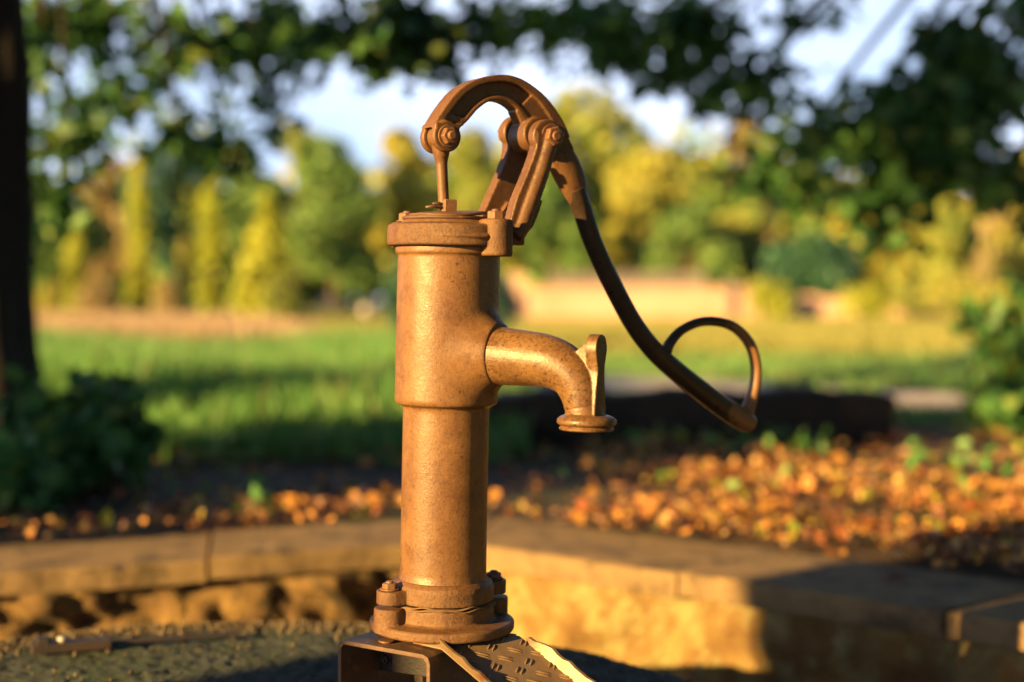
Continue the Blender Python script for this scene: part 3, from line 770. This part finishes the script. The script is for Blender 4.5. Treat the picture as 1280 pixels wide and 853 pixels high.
# pale birch
b = far_tree('birch_tree', 1232, 38, 215, 385, 60, 'cream', 'pale barked birch with bright trunk and thin crown', leaf=.15, n=500, bark='bark_pale', group=None)
for px, y, top, w, pal, lab in ((965, 31, 345, 60, 'lime', 'lime green shrub at the end of the pink wall'), (1075, 31, 352, 80, 'lime', 'wide lime shrub before the blue-green tree'),
    (1195, 30, 335, 95, 'gold', 'large golden shrub beside the birch foot'), (1140, 33, 345, 60, 'olive', 'olive shrub between the lime and the golden shrub'), (120, 33, 350, 50, 'cream', 'pale dry shrub between the two left cypresses'),
    (205, 31, 345, 34, 'cream', 'pale dry shrub at the foot of the tallest cypress'), (68, 35, 352, 40, 'gold', 'low golden shrub beside the dark trunk'), (1262, 27, 352, 70, 'gold', 'golden shrub at the edge of the lawn')):
    far_tree('lawn_shrub', px, y, top, 400, w, pal, lab, 'shrub', shape='shrub', leaf=.10, n=1300, group='shrubs on the lawn')
# far wood closing the view
def woodland():
    P = []
    for i in range(150):
        x = -75+i*1.0+rnd.uniform(-1, 1); y = 88+rnd.uniform(-6, 6); h = 8.2+1.6*math.sin(x*.11+1)+rnd.uniform(-1.2, 1.6)
        P.append(blob((x, y, h*.5), (2.6, 2.2, h*.52), 330, .3))
    P = np.concatenate(P); P[:, 2] = np.maximum(P[:, 2], .1)
    o = leaf_mesh('woodland', P, 1.1, None, LG['olive']+LG['green'][:2]+LG['gold'][:1], aspect=.75)
    tag(o, 'far continuous belt of mixed green and olive woodland closing the park', 'woodland', kind='stuff')
woodland()

# --- low pink wall, fence, dark hedge, lamp globe
wl_ = empty('park_wall', (at(812, 33), 33, -.012)); tag(wl_, 'long low pale pink stone wall across the lawn behind the lever', 'wall')
x0, x1 = at(655, 33), at(968, 33); L_ = x1-x0
bm = bmesh.new(); n = 40; 
A = [Vector((-L_/2+L_*i/n, 0, 0)) for i in range(n+1)]; B = [Vector((-L_/2+L_*i/n, 0, .70+.02*math.sin(i*2.1))) for i in range(n+1)]
band(bm, A, B, Vector((0, -.15, 0)), Vector((0, .15, 0))); fin('wall_body', bm, M['pinkwall'], wl_, angle=40)
bm = bmesh.new(); A = [Vector((-L_/2-.05, 0, .725)), Vector((L_/2+.05, 0, .725))]; band(bm, A, [p+Z*.07 for p in A], Vector((0, -.21, 0)), Vector((0, .21, 0))); fin('wall_cap', bm, M['pinkwall'], wl_, False, bevel=.01)
bm = bmesh.new(); box(bm, (-L_/2-.22, 0, .50), (.42, .42, 1.0)); box(bm, (-L_/2-.22, 0, 1.04), (.52, .52, .08)); fin('pillar', bm, M['pinkwall'], wl_, False, bevel=.015)
bm = bmesh.new(); box(bm, (L_*.32, -.05, .45), (.16, .42, .95)); fin('pillar', bm, M['greywood'], wl_, False, bevel=.015)
w2 = empty('garden_wall', (at(1105, 34), 34, -.012)); tag(w2, 'short weathered pink wall at right beyond the lawn', 'wall')
bm = bmesh.new(); L2 = 215/F*34; A = [Vector((-L2/2+L2*i/20, 0, 0)) for i in range(21)]; B = [Vector((p.x, 0, .56+.05*math.sin(i*1.3))) for i, p in enumerate(A)]
band(bm, A, B, Vector((0, -.15, 0)), Vector((0, .15, 0))); fin('wall_body', bm, M['pinkwall'], w2, angle=40)
def fence(px0, px1, y, h, label):
    f = empty('wooden_fence', (at((px0+px1)/2, y), y, -.012)); tag(f, label, 'fence', None)
    L = (px1-px0)/F*y; k = max(3, int(L/.9))
    for i in range(k+1):
        bm = bmesh.new(); box(bm, (-L/2+L*i/k, 0, h/2), (.09, .09, h)); fin('post', bm, M['greywood'], f, False, bevel=.008)
    bm = bmesh.new(); m_ = int(L/.16)
    for i in range(m_): box(bm, (-L/2+L*(i+.5)/m_, -.07, h*.5), (.13, .02, h*.86+.04*math.sin(i*3.3)))
    fin('boards', bm, M['greywood'], f, False)
fence(690, 880, 40, 1.35, 'grey board fence showing over the long pink wall')
g = empty('lamp_bollard', (at(458, 17), 17, -.012)); tag(g, 'small white globe on a short post on the lawn left of the pump', 'bollard')
bm = bmesh.new(); zc = zat(388, 17)+.012; bmesh.ops.create_uvsphere(bm, u_segments=24, v_segments=16, radius=.075, matrix=Matrix.Translation((0, 0, zc))); fin('globe', bm, M['white'], g)
bm = bmesh.new(); lathe(bm, [(0, 0), (.05, 0), (.05, .02), (.02, .03), (.02, zc-.09), (0, zc-.09)], seg=16); fin('post', bm, M['steel'], g)

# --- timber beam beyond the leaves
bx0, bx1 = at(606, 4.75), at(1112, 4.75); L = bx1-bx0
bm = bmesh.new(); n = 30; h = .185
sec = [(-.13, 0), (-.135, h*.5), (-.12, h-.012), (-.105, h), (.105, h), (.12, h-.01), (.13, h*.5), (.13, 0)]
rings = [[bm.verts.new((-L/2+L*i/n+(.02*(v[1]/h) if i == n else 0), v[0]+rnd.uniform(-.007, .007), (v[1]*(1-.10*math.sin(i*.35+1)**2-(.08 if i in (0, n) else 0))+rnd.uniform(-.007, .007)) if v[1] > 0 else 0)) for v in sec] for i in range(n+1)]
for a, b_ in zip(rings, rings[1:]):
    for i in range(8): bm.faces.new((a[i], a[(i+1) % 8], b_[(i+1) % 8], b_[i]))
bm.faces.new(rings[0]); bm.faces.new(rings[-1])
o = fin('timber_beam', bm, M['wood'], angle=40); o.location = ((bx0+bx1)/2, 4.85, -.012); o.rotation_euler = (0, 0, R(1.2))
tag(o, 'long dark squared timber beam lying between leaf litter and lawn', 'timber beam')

# --- fallen leaves
def in_hex(x, y, ap):
    ok = np.ones(len(x), bool)
    for k in range(6):
        a = R(A0D+30+60*k); ok &= ((x-CC.x)*math.sin(a)+(y-CC.y)*math.cos(a)) < ap
    return ok
n = 90000; y = rng.uniform(1.6, 5.4, n); x = rng.uniform(-1, 1, n)*(y*.46+.4)
keep = ~in_hex(x, y, 1.50)
band_out = in_hex(x, y, 1.50+.95)
dens = .35+.65*(np.sin(x*3.1+1)*np.cos(y*2.7+x)*.5+.5)
dens = np.where(x > .2, np.where(in_hex(x, y, 2.75), .95, .28), np.where(in_hex(x, y, 1.92), .6, .10))*dens
patch = np.sin(x*5.3+y*2.1)*np.sin(y*6.7-x*1.7+.6)+.6*np.sin(x*11+y*9)
keep &= rng.random(n) < dens*np.clip(.62+.5*patch, .12, 1)*np.clip(1.25-(y-3.0)*.42, .3, 1)
x, y = x[keep], y[keep]; P = np.stack([x, y, rng.uniform(0, .022, len(x))], 1)
P[:, 2] += .012*np.sin(x*9+y*4)**2
o = leaf_mesh('fallen_leaves', P, .017+.024*rng.random(len(x))**3, None, LG['litter'], aspect=.7, flat=.45, curl=.12, weights=[.27, .42, .10, .07, .035, .105])
tag(o, 'orange, brown and yellow fallen leaves carpeting the soil behind the coping', 'fallen leaves', kind='stuff')
for k_, (px, y_) in enumerate(((985, 2.62), (700, 2.98), (330, 2.62), (150, 2.42), (1120, 2.34))):
    o = leaf_mesh('fallen_leaf', [(0, 0, .006)], .045, None, [LG['litter'][(0, 5, 3, 1, 2)[k_]]], aspect=.75, flat=.9, curl=.15)
    o.location = (at(px, y_), y_, .003)
    tag(o, ('orange leaf lying on the shaded right coping slab', 'tan leaf lying on the coping near the wall corner', 'yellow leaf lying on the left coping slab', 'brown leaf lying on the far left coping', 'red leaf lying on the dark right end of the coping')[k_], 'leaf', 'single leaves on the coping')
# low green ground cover among the leaves
n = 2600; y = rng.uniform(2.7, 5.4, n); x = rng.uniform(-1, 1, n)*(y*.46+.4); k_ = ~in_hex(x, y, 1.53) & (np.sin(x*4+2)*np.sin(y*5+1) > .1) & (~in_hex(x, y, 2.6) | (rng.random(n) < .25))
P = np.stack([x[k_], y[k_], rng.uniform(.0, .06, k_.sum())], 1)
o = leaf_mesh('ground_cover', P, .04, None, LG['grass'][:2]+[LG['litter'][4]], aspect=.6, up=.3); tag(o, 'low green weeds growing through the fallen leaves', 'ground cover', kind='stuff')

# --- tall meadow grass and lawn tufts
def blades(name, X, Y, Hh, W, mats, wts, label, cat, z0=-.01):
    n = len(X); a = rng.uniform(0, 2*np.pi, n); lean = rng.normal(size=(n, 2))*.22
    V = np.empty((n, 5, 3)); c, s = np.cos(a)*W/2, np.sin(a)*W/2
    V[:, 0] = np.stack([X-c, Y-s, np.full(n, z0)], 1); V[:, 1] = np.stack([X+c, Y+s, np.full(n, z0)], 1)
    V[:, 2] = np.stack([X+c*.8+lean[:, 0]*Hh*.3, Y+s*.8+lean[:, 1]*Hh*.3, Hh*.55], 1); V[:, 3] = np.stack([X-c*.8+lean[:, 0]*Hh*.3, Y-s*.8+lean[:, 1]*Hh*.3, Hh*.55], 1)
    V[:, 4] = np.stack([X+lean[:, 0]*Hh, Y+lean[:, 1]*Hh, Hh], 1)
    idx = np.arange(n)[:, None]*5; T = np.stack([idx+np.array(t) for t in ((0, 1, 2), (0, 2, 3), (3, 2, 4))], 1).reshape(-1)
    me = bpy.data.meshes.new(name); me.vertices.add(n*5); me.vertices.foreach_set('co', V.reshape(-1)); me.loops.add(n*9); me.loops.foreach_set('vertex_index', T.astype(np.int32))
    me.polygons.add(n*3); me.polygons.foreach_set('loop_start', np.arange(0, n*9, 3, dtype=np.int32))
    me.polygons.foreach_set('material_index', np.repeat(rng.choice(len(mats), n, p=wts), 3).astype(np.int32)); me.update(calc_edges=True)
    o = link(name, me, mats, None, False); tag(o, label, cat, kind='stuff'); return o
n = 60000; Y = 4.25+rng.random(n)**1.3*9; X = -rng.random(n)*(Y*.42+1.2)+.05-np.clip(Y-8, 0, 9)*.22
Hh = (.17+.12*rng.random(n)+.045*np.sin(X*2.3+Y))*np.clip((Y-4.0)/1.2, .30, 1)*np.clip((14-Y)/4, .5, 1)
blades('meadow_grass', X, Y, Hh, .011, LG['grass'], [.5, .38, .12], 'tall uncut green meadow grass left of the pump', 'grass')
n = 26000; Y = 5.4+rng.random(n)*9; X = rng.random(n)*(Y*.42+1.0)
path_y = 6.75+(1.9-X)*.75; kp = (np.abs(Y-path_y) > .85)
blades('lawn_grass', X[kp], Y[kp], .035+.03*rng.random(kp.sum()), .010, LG['grass'], [.4, .4, .2], 'short mown grass on the lawn beyond the beam', 'grass')

n = 90000; Y = 12+rng.random(n)**1.2*24; X = rng.uniform(-1, 1, n)*(Y*.40+1); kp = (X > -1.4-(Y-14)*.30) | (Y > 24)
kp &= ~((X < -4.5) & (Y > 22.5))
blades('far_lawn_grass', X[kp], Y[kp], .05+.05*rng.random(kp.sum()), .035, [leafmat('sunny_grass', (.23, .25, .05), .25, .3), leafmat('sunny_grass_straw', (.31, .27, .08), .25, .3)], [.6, .4], 'sunlit yellow green mown lawn reaching to the pink wall', 'grass')
n = 26000; Y = 17+rng.random(n)*20; X = -1.6-(Y-14)*.22-rng.random(n)*(Y*.30)
blades('dry_grass', X, Y, .10+.14*rng.random(n), .03, [leafmat('dry_stalk', (.38, .26, .15), .25, .3), leafmat('dry_stalk_pale', (.43, .32, .21), .25, .3)], [.6, .4], 'pale dry grass between the green meadow and the cypresses', 'grass')

# ------------------------------------------------------------------ near trees whose crown roofs the view
def canopy_pts(px, py, y, rpx, rpy, ry, n):
    c = (at(px, y), y, zat(py, y)); return blob(c, (rpx/F*y, ry, rpy/F*y), n, .25)
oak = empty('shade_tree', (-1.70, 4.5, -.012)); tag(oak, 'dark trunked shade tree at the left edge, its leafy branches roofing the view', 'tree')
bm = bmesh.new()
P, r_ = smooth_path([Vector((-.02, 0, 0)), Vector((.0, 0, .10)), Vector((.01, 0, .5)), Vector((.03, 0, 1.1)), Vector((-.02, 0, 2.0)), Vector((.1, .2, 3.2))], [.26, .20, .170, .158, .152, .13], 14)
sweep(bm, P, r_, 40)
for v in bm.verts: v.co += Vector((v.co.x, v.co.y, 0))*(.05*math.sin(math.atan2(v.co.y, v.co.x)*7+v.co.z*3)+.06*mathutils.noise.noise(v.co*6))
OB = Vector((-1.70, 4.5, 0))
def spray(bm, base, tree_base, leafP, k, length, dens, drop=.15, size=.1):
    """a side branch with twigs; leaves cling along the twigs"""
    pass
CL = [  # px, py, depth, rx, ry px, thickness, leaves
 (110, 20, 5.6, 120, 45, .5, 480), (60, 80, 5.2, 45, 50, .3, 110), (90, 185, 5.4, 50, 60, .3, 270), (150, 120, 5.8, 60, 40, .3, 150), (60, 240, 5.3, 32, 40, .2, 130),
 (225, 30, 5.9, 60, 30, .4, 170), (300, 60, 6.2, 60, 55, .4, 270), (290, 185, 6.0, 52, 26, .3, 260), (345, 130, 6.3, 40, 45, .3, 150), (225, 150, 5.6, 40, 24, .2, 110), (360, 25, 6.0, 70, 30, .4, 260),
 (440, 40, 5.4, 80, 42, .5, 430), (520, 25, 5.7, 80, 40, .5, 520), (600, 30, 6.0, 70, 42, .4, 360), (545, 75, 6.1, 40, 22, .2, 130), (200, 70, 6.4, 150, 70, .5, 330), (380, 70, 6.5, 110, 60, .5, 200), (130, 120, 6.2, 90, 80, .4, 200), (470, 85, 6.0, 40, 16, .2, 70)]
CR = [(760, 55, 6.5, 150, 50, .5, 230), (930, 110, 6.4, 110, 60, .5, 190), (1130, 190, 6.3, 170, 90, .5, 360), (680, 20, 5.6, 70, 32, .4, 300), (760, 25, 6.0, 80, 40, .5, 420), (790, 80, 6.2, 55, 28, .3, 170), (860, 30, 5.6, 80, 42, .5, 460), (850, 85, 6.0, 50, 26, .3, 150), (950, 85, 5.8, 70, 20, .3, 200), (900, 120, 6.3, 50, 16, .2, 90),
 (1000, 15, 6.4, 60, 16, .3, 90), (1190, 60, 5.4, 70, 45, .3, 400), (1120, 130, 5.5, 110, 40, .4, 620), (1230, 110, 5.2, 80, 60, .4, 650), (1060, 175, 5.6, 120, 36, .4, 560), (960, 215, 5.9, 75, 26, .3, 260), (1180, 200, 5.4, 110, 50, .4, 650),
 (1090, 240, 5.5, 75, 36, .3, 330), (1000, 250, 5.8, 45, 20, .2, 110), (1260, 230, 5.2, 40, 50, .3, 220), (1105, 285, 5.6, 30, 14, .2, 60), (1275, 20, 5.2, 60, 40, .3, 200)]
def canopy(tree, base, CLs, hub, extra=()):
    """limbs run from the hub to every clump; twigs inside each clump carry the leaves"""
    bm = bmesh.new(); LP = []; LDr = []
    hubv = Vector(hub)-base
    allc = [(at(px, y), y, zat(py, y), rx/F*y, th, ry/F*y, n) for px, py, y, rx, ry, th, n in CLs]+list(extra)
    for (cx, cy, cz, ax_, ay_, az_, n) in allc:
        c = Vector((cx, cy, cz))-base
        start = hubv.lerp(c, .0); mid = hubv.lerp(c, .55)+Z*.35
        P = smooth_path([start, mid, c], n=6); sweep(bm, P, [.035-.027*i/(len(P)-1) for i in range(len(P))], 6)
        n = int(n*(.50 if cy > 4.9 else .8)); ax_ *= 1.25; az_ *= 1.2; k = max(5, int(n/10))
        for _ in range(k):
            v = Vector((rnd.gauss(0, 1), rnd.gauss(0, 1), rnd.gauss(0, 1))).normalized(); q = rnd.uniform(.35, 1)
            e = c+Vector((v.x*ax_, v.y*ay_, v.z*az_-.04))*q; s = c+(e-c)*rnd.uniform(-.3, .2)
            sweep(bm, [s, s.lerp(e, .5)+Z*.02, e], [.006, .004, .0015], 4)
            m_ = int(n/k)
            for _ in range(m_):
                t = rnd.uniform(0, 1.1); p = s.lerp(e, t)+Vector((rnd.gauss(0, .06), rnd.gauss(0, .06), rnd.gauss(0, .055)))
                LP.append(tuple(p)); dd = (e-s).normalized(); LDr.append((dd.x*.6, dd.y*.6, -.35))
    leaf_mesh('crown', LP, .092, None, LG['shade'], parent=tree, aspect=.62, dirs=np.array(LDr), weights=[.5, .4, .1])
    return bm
b2 = canopy(oak, OB, CL, (-1.60, 4.7, 3.0), extra=[(-3.5, 5.2, 2.6, .8, 1.2, .8, 600), (-1.6, 3.6, 2.5, .9, .9, .5, 700), (-.6, 4.6, 2.4, 1.0, .9, .45, 700), (-1.5, 2.6, 3.6, 1.2, 1.3, .5, 1300), (.2, 1.2, 3.9, 1.6, 1.6, .5, 2200), (.2, -.8, 3.9, 1.5, 1.4, .5, 1600)])  # extra clumps overhead, added out of view to cut the sky fill
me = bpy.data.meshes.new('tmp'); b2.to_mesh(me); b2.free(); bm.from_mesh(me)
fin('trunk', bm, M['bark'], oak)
ash = empty('shade_tree', (3.6, 6.4, -.012)); tag(ash, 'shade tree whose dark leafy branch hangs into the right side of the view', 'tree')
AB = Vector((3.6, 6.4, 0))
bm = bmesh.new(); P, r_ = smooth_path([Vector((0, 0, 0)), Vector((0, 0, .3)), Vector((.03, 0, 1.4)), Vector((-.05, -.1, 2.4)), Vector((-.3, -.3, 3.3))], [.24, .18, .15, .13, .1], 5); sweep(bm, P, r_, 20)
b2 = canopy(ash, AB, CR, (3.2, 6.1, 2.7), extra=[(2.9, 5.6, 2.3, .8, 1.0, .6, 800), (1.4, 4.7, 2.5, 1.1, .9, .4, 800), (.3, 5.4, 2.7, .9, .9, .4, 600), (4.3, 4.6, 2.4, 1.6, 1.6, 1.3, 3600), (3.2, 2.8, 3.2, 1.5, 1.5, .7, 2400), (2.0, 1.8, 3.7, 1.5, 1.5, .5, 1800), (5.0, 2.6, 2.2, 1.4, 1.6, 1.2, 2600)])  # extra clumps right and above, added to keep sky light off the pump
me = bpy.data.meshes.new('tmp'); b2.to_mesh(me); b2.free(); bm.from_mesh(me)
fin('trunk', bm, M['bark'], ash)

# --- leafy shrubs in the middle distance
def leafy_shrub(name, base, clumps, size, label, n_st=9, pal='shade'):
    t = empty(name, base); tag(t, label, 'shrub'); B_ = Vector(base)
    bm = bmesh.new(); LP = []
    for (px, py, y, rx, ry, th, n) in clumps:
        c = Vector((at(px, y), y, zat(py, y)))-B_
        for _ in range(max(3, n//22)):
            v = Vector((rnd.gauss(0, 1), rnd.gauss(0, 1), rnd.gauss(0, 1))).normalized()
            e = c+Vector((v.x*rx/F*y, v.y*th, v.z*ry/F*y))*rnd.uniform(.3, 1); e.z = max(e.z, .03)
            s = Vector((c.x*.5+rnd.uniform(-.04, .04), c.y*.5+rnd.uniform(-.04, .04), .0))
            P = smooth_path([s, s.lerp(e, .6)+Z*.05, e], n=4); sweep(bm, P, [.005-.0035*i/(len(P)-1) for i in range(len(P))], 5)
            for _ in range(22):
                u = rnd.uniform(.35, 1.05); i = min(len(P)-1, int(u*(len(P)-1))); LP.append(tuple(P[i]+Vector((rnd.gauss(0, .03), rnd.gauss(0, .03), rnd.gauss(0, .03)))))
    P_ = np.array(LP); P_[:, 2] = np.maximum(P_[:, 2], .01)
    leaf_mesh('foliage', P_, size, None, LG[pal], parent=t, aspect=.8, weights=[.45, .4, .15]); fin('stem', bm, M['bark'], t)
leafy_shrub('leafy_shrub', (-1.22, 3.75, -.012), [(30, 520, 3.6, 60, 60, .25, 260), (60, 590, 3.4, 75, 45, .25, 300), (135, 505, 3.7, 50, 45, .2, 200), (125, 570, 3.5, 65, 40, .25, 240), (20, 630, 3.2, 50, 25, .2, 120), (175, 560, 3.7, 40, 35, .2, 100)], .065, 'dark broad leaved shrub at the foot of the dark trunk')
leafy_shrub('leafy_shrub', (1.98, 5.2, -.012), [(1250, 420, 5.2, 30, 40, .2, 130), (1265, 480, 5.2, 45, 50, .25, 240), (1235, 500, 5.0, 35, 30, .2, 120), (1220, 385, 5.2, 26, 10, .1, 44), (1275, 380, 5.2, 20, 40, .15, 66), (1270, 530, 5.0, 50, 20, .2, 100)], .07, 'dark green shrub at the right end of the lawn edge')

AZ_ = R(38.5); LDR = Vector((math.cos(AZ_), math.sin(AZ_), 0)); LNR = Vector((math.sin(AZ_), -math.cos(AZ_), 0))
def UT(u, t, z=0): return Vector((-.07, 1.46, 0)) - LDR*t + LNR*u + Vector((0, 0, z))     # u across the sunlight, t towards the sun
# --- the tree on the sunny side whose trunk and crown shade the scene
SB = UT(-.246, 6, -.012)
st = empty('shade_tree', SB); tag(st, 'broad tree behind the viewer, seen only by its shadow on the coping', 'tree')
bm = bmesh.new(); P, r_ = smooth_path([Vector((0, 0, 0)), Vector((0, 0, .3)), Vector((0, 0, 1.9)), Vector((-.3, .4, 2.8)), Vector((-.9, 1.2, 3.6))], [.25, .192, .190, .16, .12], 5); sweep(bm, P, r_, 20)
LP = []
for u, t, z, rad, n_ in ((-2.75, 5.9, 4.8, (1.7, 2.2, 1.35), 3000), (-4.5, 5.7, 4.8, (1.6, 1.9, 1.3), 2000), (-.85, 5.75, 4.6, (1.4, 1.4, 1.2), 1500), (-1.75, 6.0, 4.15, (1.2, 1.2, 1.05), 1300)):
    c = UT(u, t, z)-SB; LP.append(blob(c, rad, n_, .3)); limb(bm, Vector((-.4, .5, 2.7)), c, .1, .03)
for x, y, z, rx, n_ in ((-3.2, -.5, 4.0, 1.8, 1300), (-1.2, -1.8, 4.0, 1.9, 1300), (.9, -.6, 4.2, 1.8, 1300), (-.2, .9, 4.3, 1.5, 900), (1.2, -3.2, 3.6, 2.0, 1500), (-1.6, -4.4, 4.4, 2.0, 1300), (3.2, -1.8, 3.4, 1.9, 1600), (2.9, .8, 3.9, 1.6, 1200), (3.8, -4.0, 2.4, 2.0, 1800), (-3.5, -3.6, 4.4, 1.6, 900)):  # unseen overhead clumps, added to block sky fill on the pump
    c = Vector((x, y, z))-SB; LP.append(blob(c, (rx, rx, .6 if z > 3 else 1.6), n_, .2)); limb(bm, Vector((-.2, .3, 2.6)), c, .08, .02)
leaf_mesh('crown', np.concatenate(LP), .20, None, LG['shade'], parent=st, aspect=.7)
fin('trunk', bm, M['bark'], st)

hg = empty('unseen_hedge', (-8.6, 2.1, -.012)); tag(hg, 'tall leafy hedge outside the view, shading the timber beam', 'hedge')
LP = []
for i in range(16):
    u = -2.0-.38*i/15; px_, py_ = UT(u, 6).xy
    for z, n_ in ((.5, 90), (1.2, 100), (1.85, 90), (2.3, 40)):
        LP.append(blob((px_+8.6+rnd.uniform(-.2, .2), py_-2.1+rnd.uniform(-.2, .2), z+rnd.uniform(-.1, .1)), (.45, .45, .5), n_, .2))
LP = np.concatenate(LP); LP[:, 2] = np.maximum(LP[:, 2], .03)
leaf_mesh('foliage', LP, .15, None, LG['shade'], parent=hg, aspect=.7)
bm = bmesh.new()
for i in range(6):
    u = -2.0-.36*i/5; c = UT(u, 6)+Vector((8.6, -2.1, 0)); limb(bm, c, c+Vector((.1, .1, 2.6)), .05, .015)
fin('stem', bm, M['bark'], hg)

h2 = empty('unseen_hedge', (2.35, 1.0, -.012)); tag(h2, 'tall dark evergreen hedge added outside the view to block sky light from the right', 'hedge')  # put in out of view to darken the pump's shaded side
LP = []
for i in range(17):
    y_ = -3.2+6.6*i/16
    for z, n_ in ((.5, 130), (1.3, 150), (2.1, 150), (2.8, 110)):
        LP.append(blob((rnd.uniform(-.15, .15), y_-.5, z+rnd.uniform(-.1, .1)), (.45, .45, .5), n_, .2))
LP = np.concatenate(LP); LP[:, 2] = np.maximum(LP[:, 2], .03)
leaf_mesh('foliage', LP, .16, None, LG['blue'], parent=h2, aspect=.7)
bm = bmesh.new()
for i in range(7): limb(bm, Vector((0, -3.4+i, 0)), Vector((.1, -3.4+i, 2.7)), .05, .015)
fin('stem', bm, M['bark'], h2)

# ------------------------------------------------------------------ light and sky
SUN_AZ = R(38.5)      # the light travels away from the camera, this far round from +x
ELEV = R(14)
dirv = Vector((math.cos(SUN_AZ)*math.cos(ELEV), math.sin(SUN_AZ)*math.cos(ELEV), -math.sin(ELEV)))
sd = bpy.data.lights.new('sun', 'SUN'); sun = bpy.data.objects.new('sun', sd); COL.objects.link(sun)
sun.rotation_euler = dirv.to_track_quat('-Z', 'Y').to_euler(); sun.location = (-20, -20, 15)
sd.energy = 5; sd.angle = R(.5); sd.color = (1, .635, .20)
w = bpy.data.worlds.new('World'); sc.world = w; w.use_nodes = True
N, L = w.node_tree.nodes, w.node_tree.links; bg = N['Background']
sky = N.new('ShaderNodeTexSky'); sky.sky_type = 'NISHITA'; sky.sun_disc = False; sky.sun_elevation = ELEV; sky.air_density = .5; sky.dust_density = .3; sky.ozone_density = 1
to_sun = -dirv; sky.sun_rotation = math.atan2(to_sun.x, to_sun.y)
# thin bright cloud veils in the sky
tc = N.new('ShaderNodeTexCoord'); nz = N.new('ShaderNodeTexNoise'); nz.inputs['Scale'].default_value = 3.2; nz.inputs['Detail'].default_value = 6
mp = N.new('ShaderNodeMapping'); mp.inputs['Scale'].default_value = (1, 1, 2.6); L.new(tc.outputs['Generated'], mp.inputs['Vector']); L.new(mp.outputs['Vector'], nz.inputs['Vector'])
mr = N.new('ShaderNodeMapRange'); mr.inputs['From Min'].default_value = .34; mr.inputs['From Max'].default_value = .58; mr.inputs['To Min'].default_value = .35; mr.inputs['To Max'].default_value = .95
L.new(nz.outputs['Fac'], mr.inputs['Value'])
sx = N.new('ShaderNodeSeparateXYZ'); L.new(tc.outputs['Generated'], sx.inputs['Vector'])
def ramp(sock, a, b):
    q = N.new('ShaderNodeMapRange'); q.interpolation_type = 'SMOOTHSTEP'; q.inputs['From Min'].default_value = a; q.inputs['From Max'].default_value = b; L.new(sock, q.inputs['Value']); return q.outputs['Result']
def mul(a, b):
    q = N.new('ShaderNodeMath'); q.operation = 'MULTIPLY'; L.new(a, q.inputs[0]); L.new(b, q.inputs[1]); return q.outputs[0]
cover_f = mul(mul(mr.outputs['Result'], ramp(sx.outputs['Y'], .45, .8)), mul(ramp(sx.outputs['Z'], .45, .28), ramp(sx.outputs['Z'], -.02, .0)))
mx = N.new('ShaderNodeMix'); mx.data_type = 'RGBA'; L.new(cover_f, mx.inputs['Factor']); L.new(sky.outputs['Color'], mx.inputs['A']); mx.inputs['B'].default_value = (6.3, 7.3, 9.6, 1)
L.new(mx.outputs['Result'], bg.inputs['Color']); bg.inputs['Strength'].default_value = .05
sc.view_settings.view_transform = 'Standard'; sc.view_settings.look = 'None'; sc.view_settings.gamma = 1; sc.view_settings.exposure = 1.95
sc.cycles.max_bounces = 6; sc.cycles.use_denoising = True; sc.cycles.transparent_max_bounces = 4
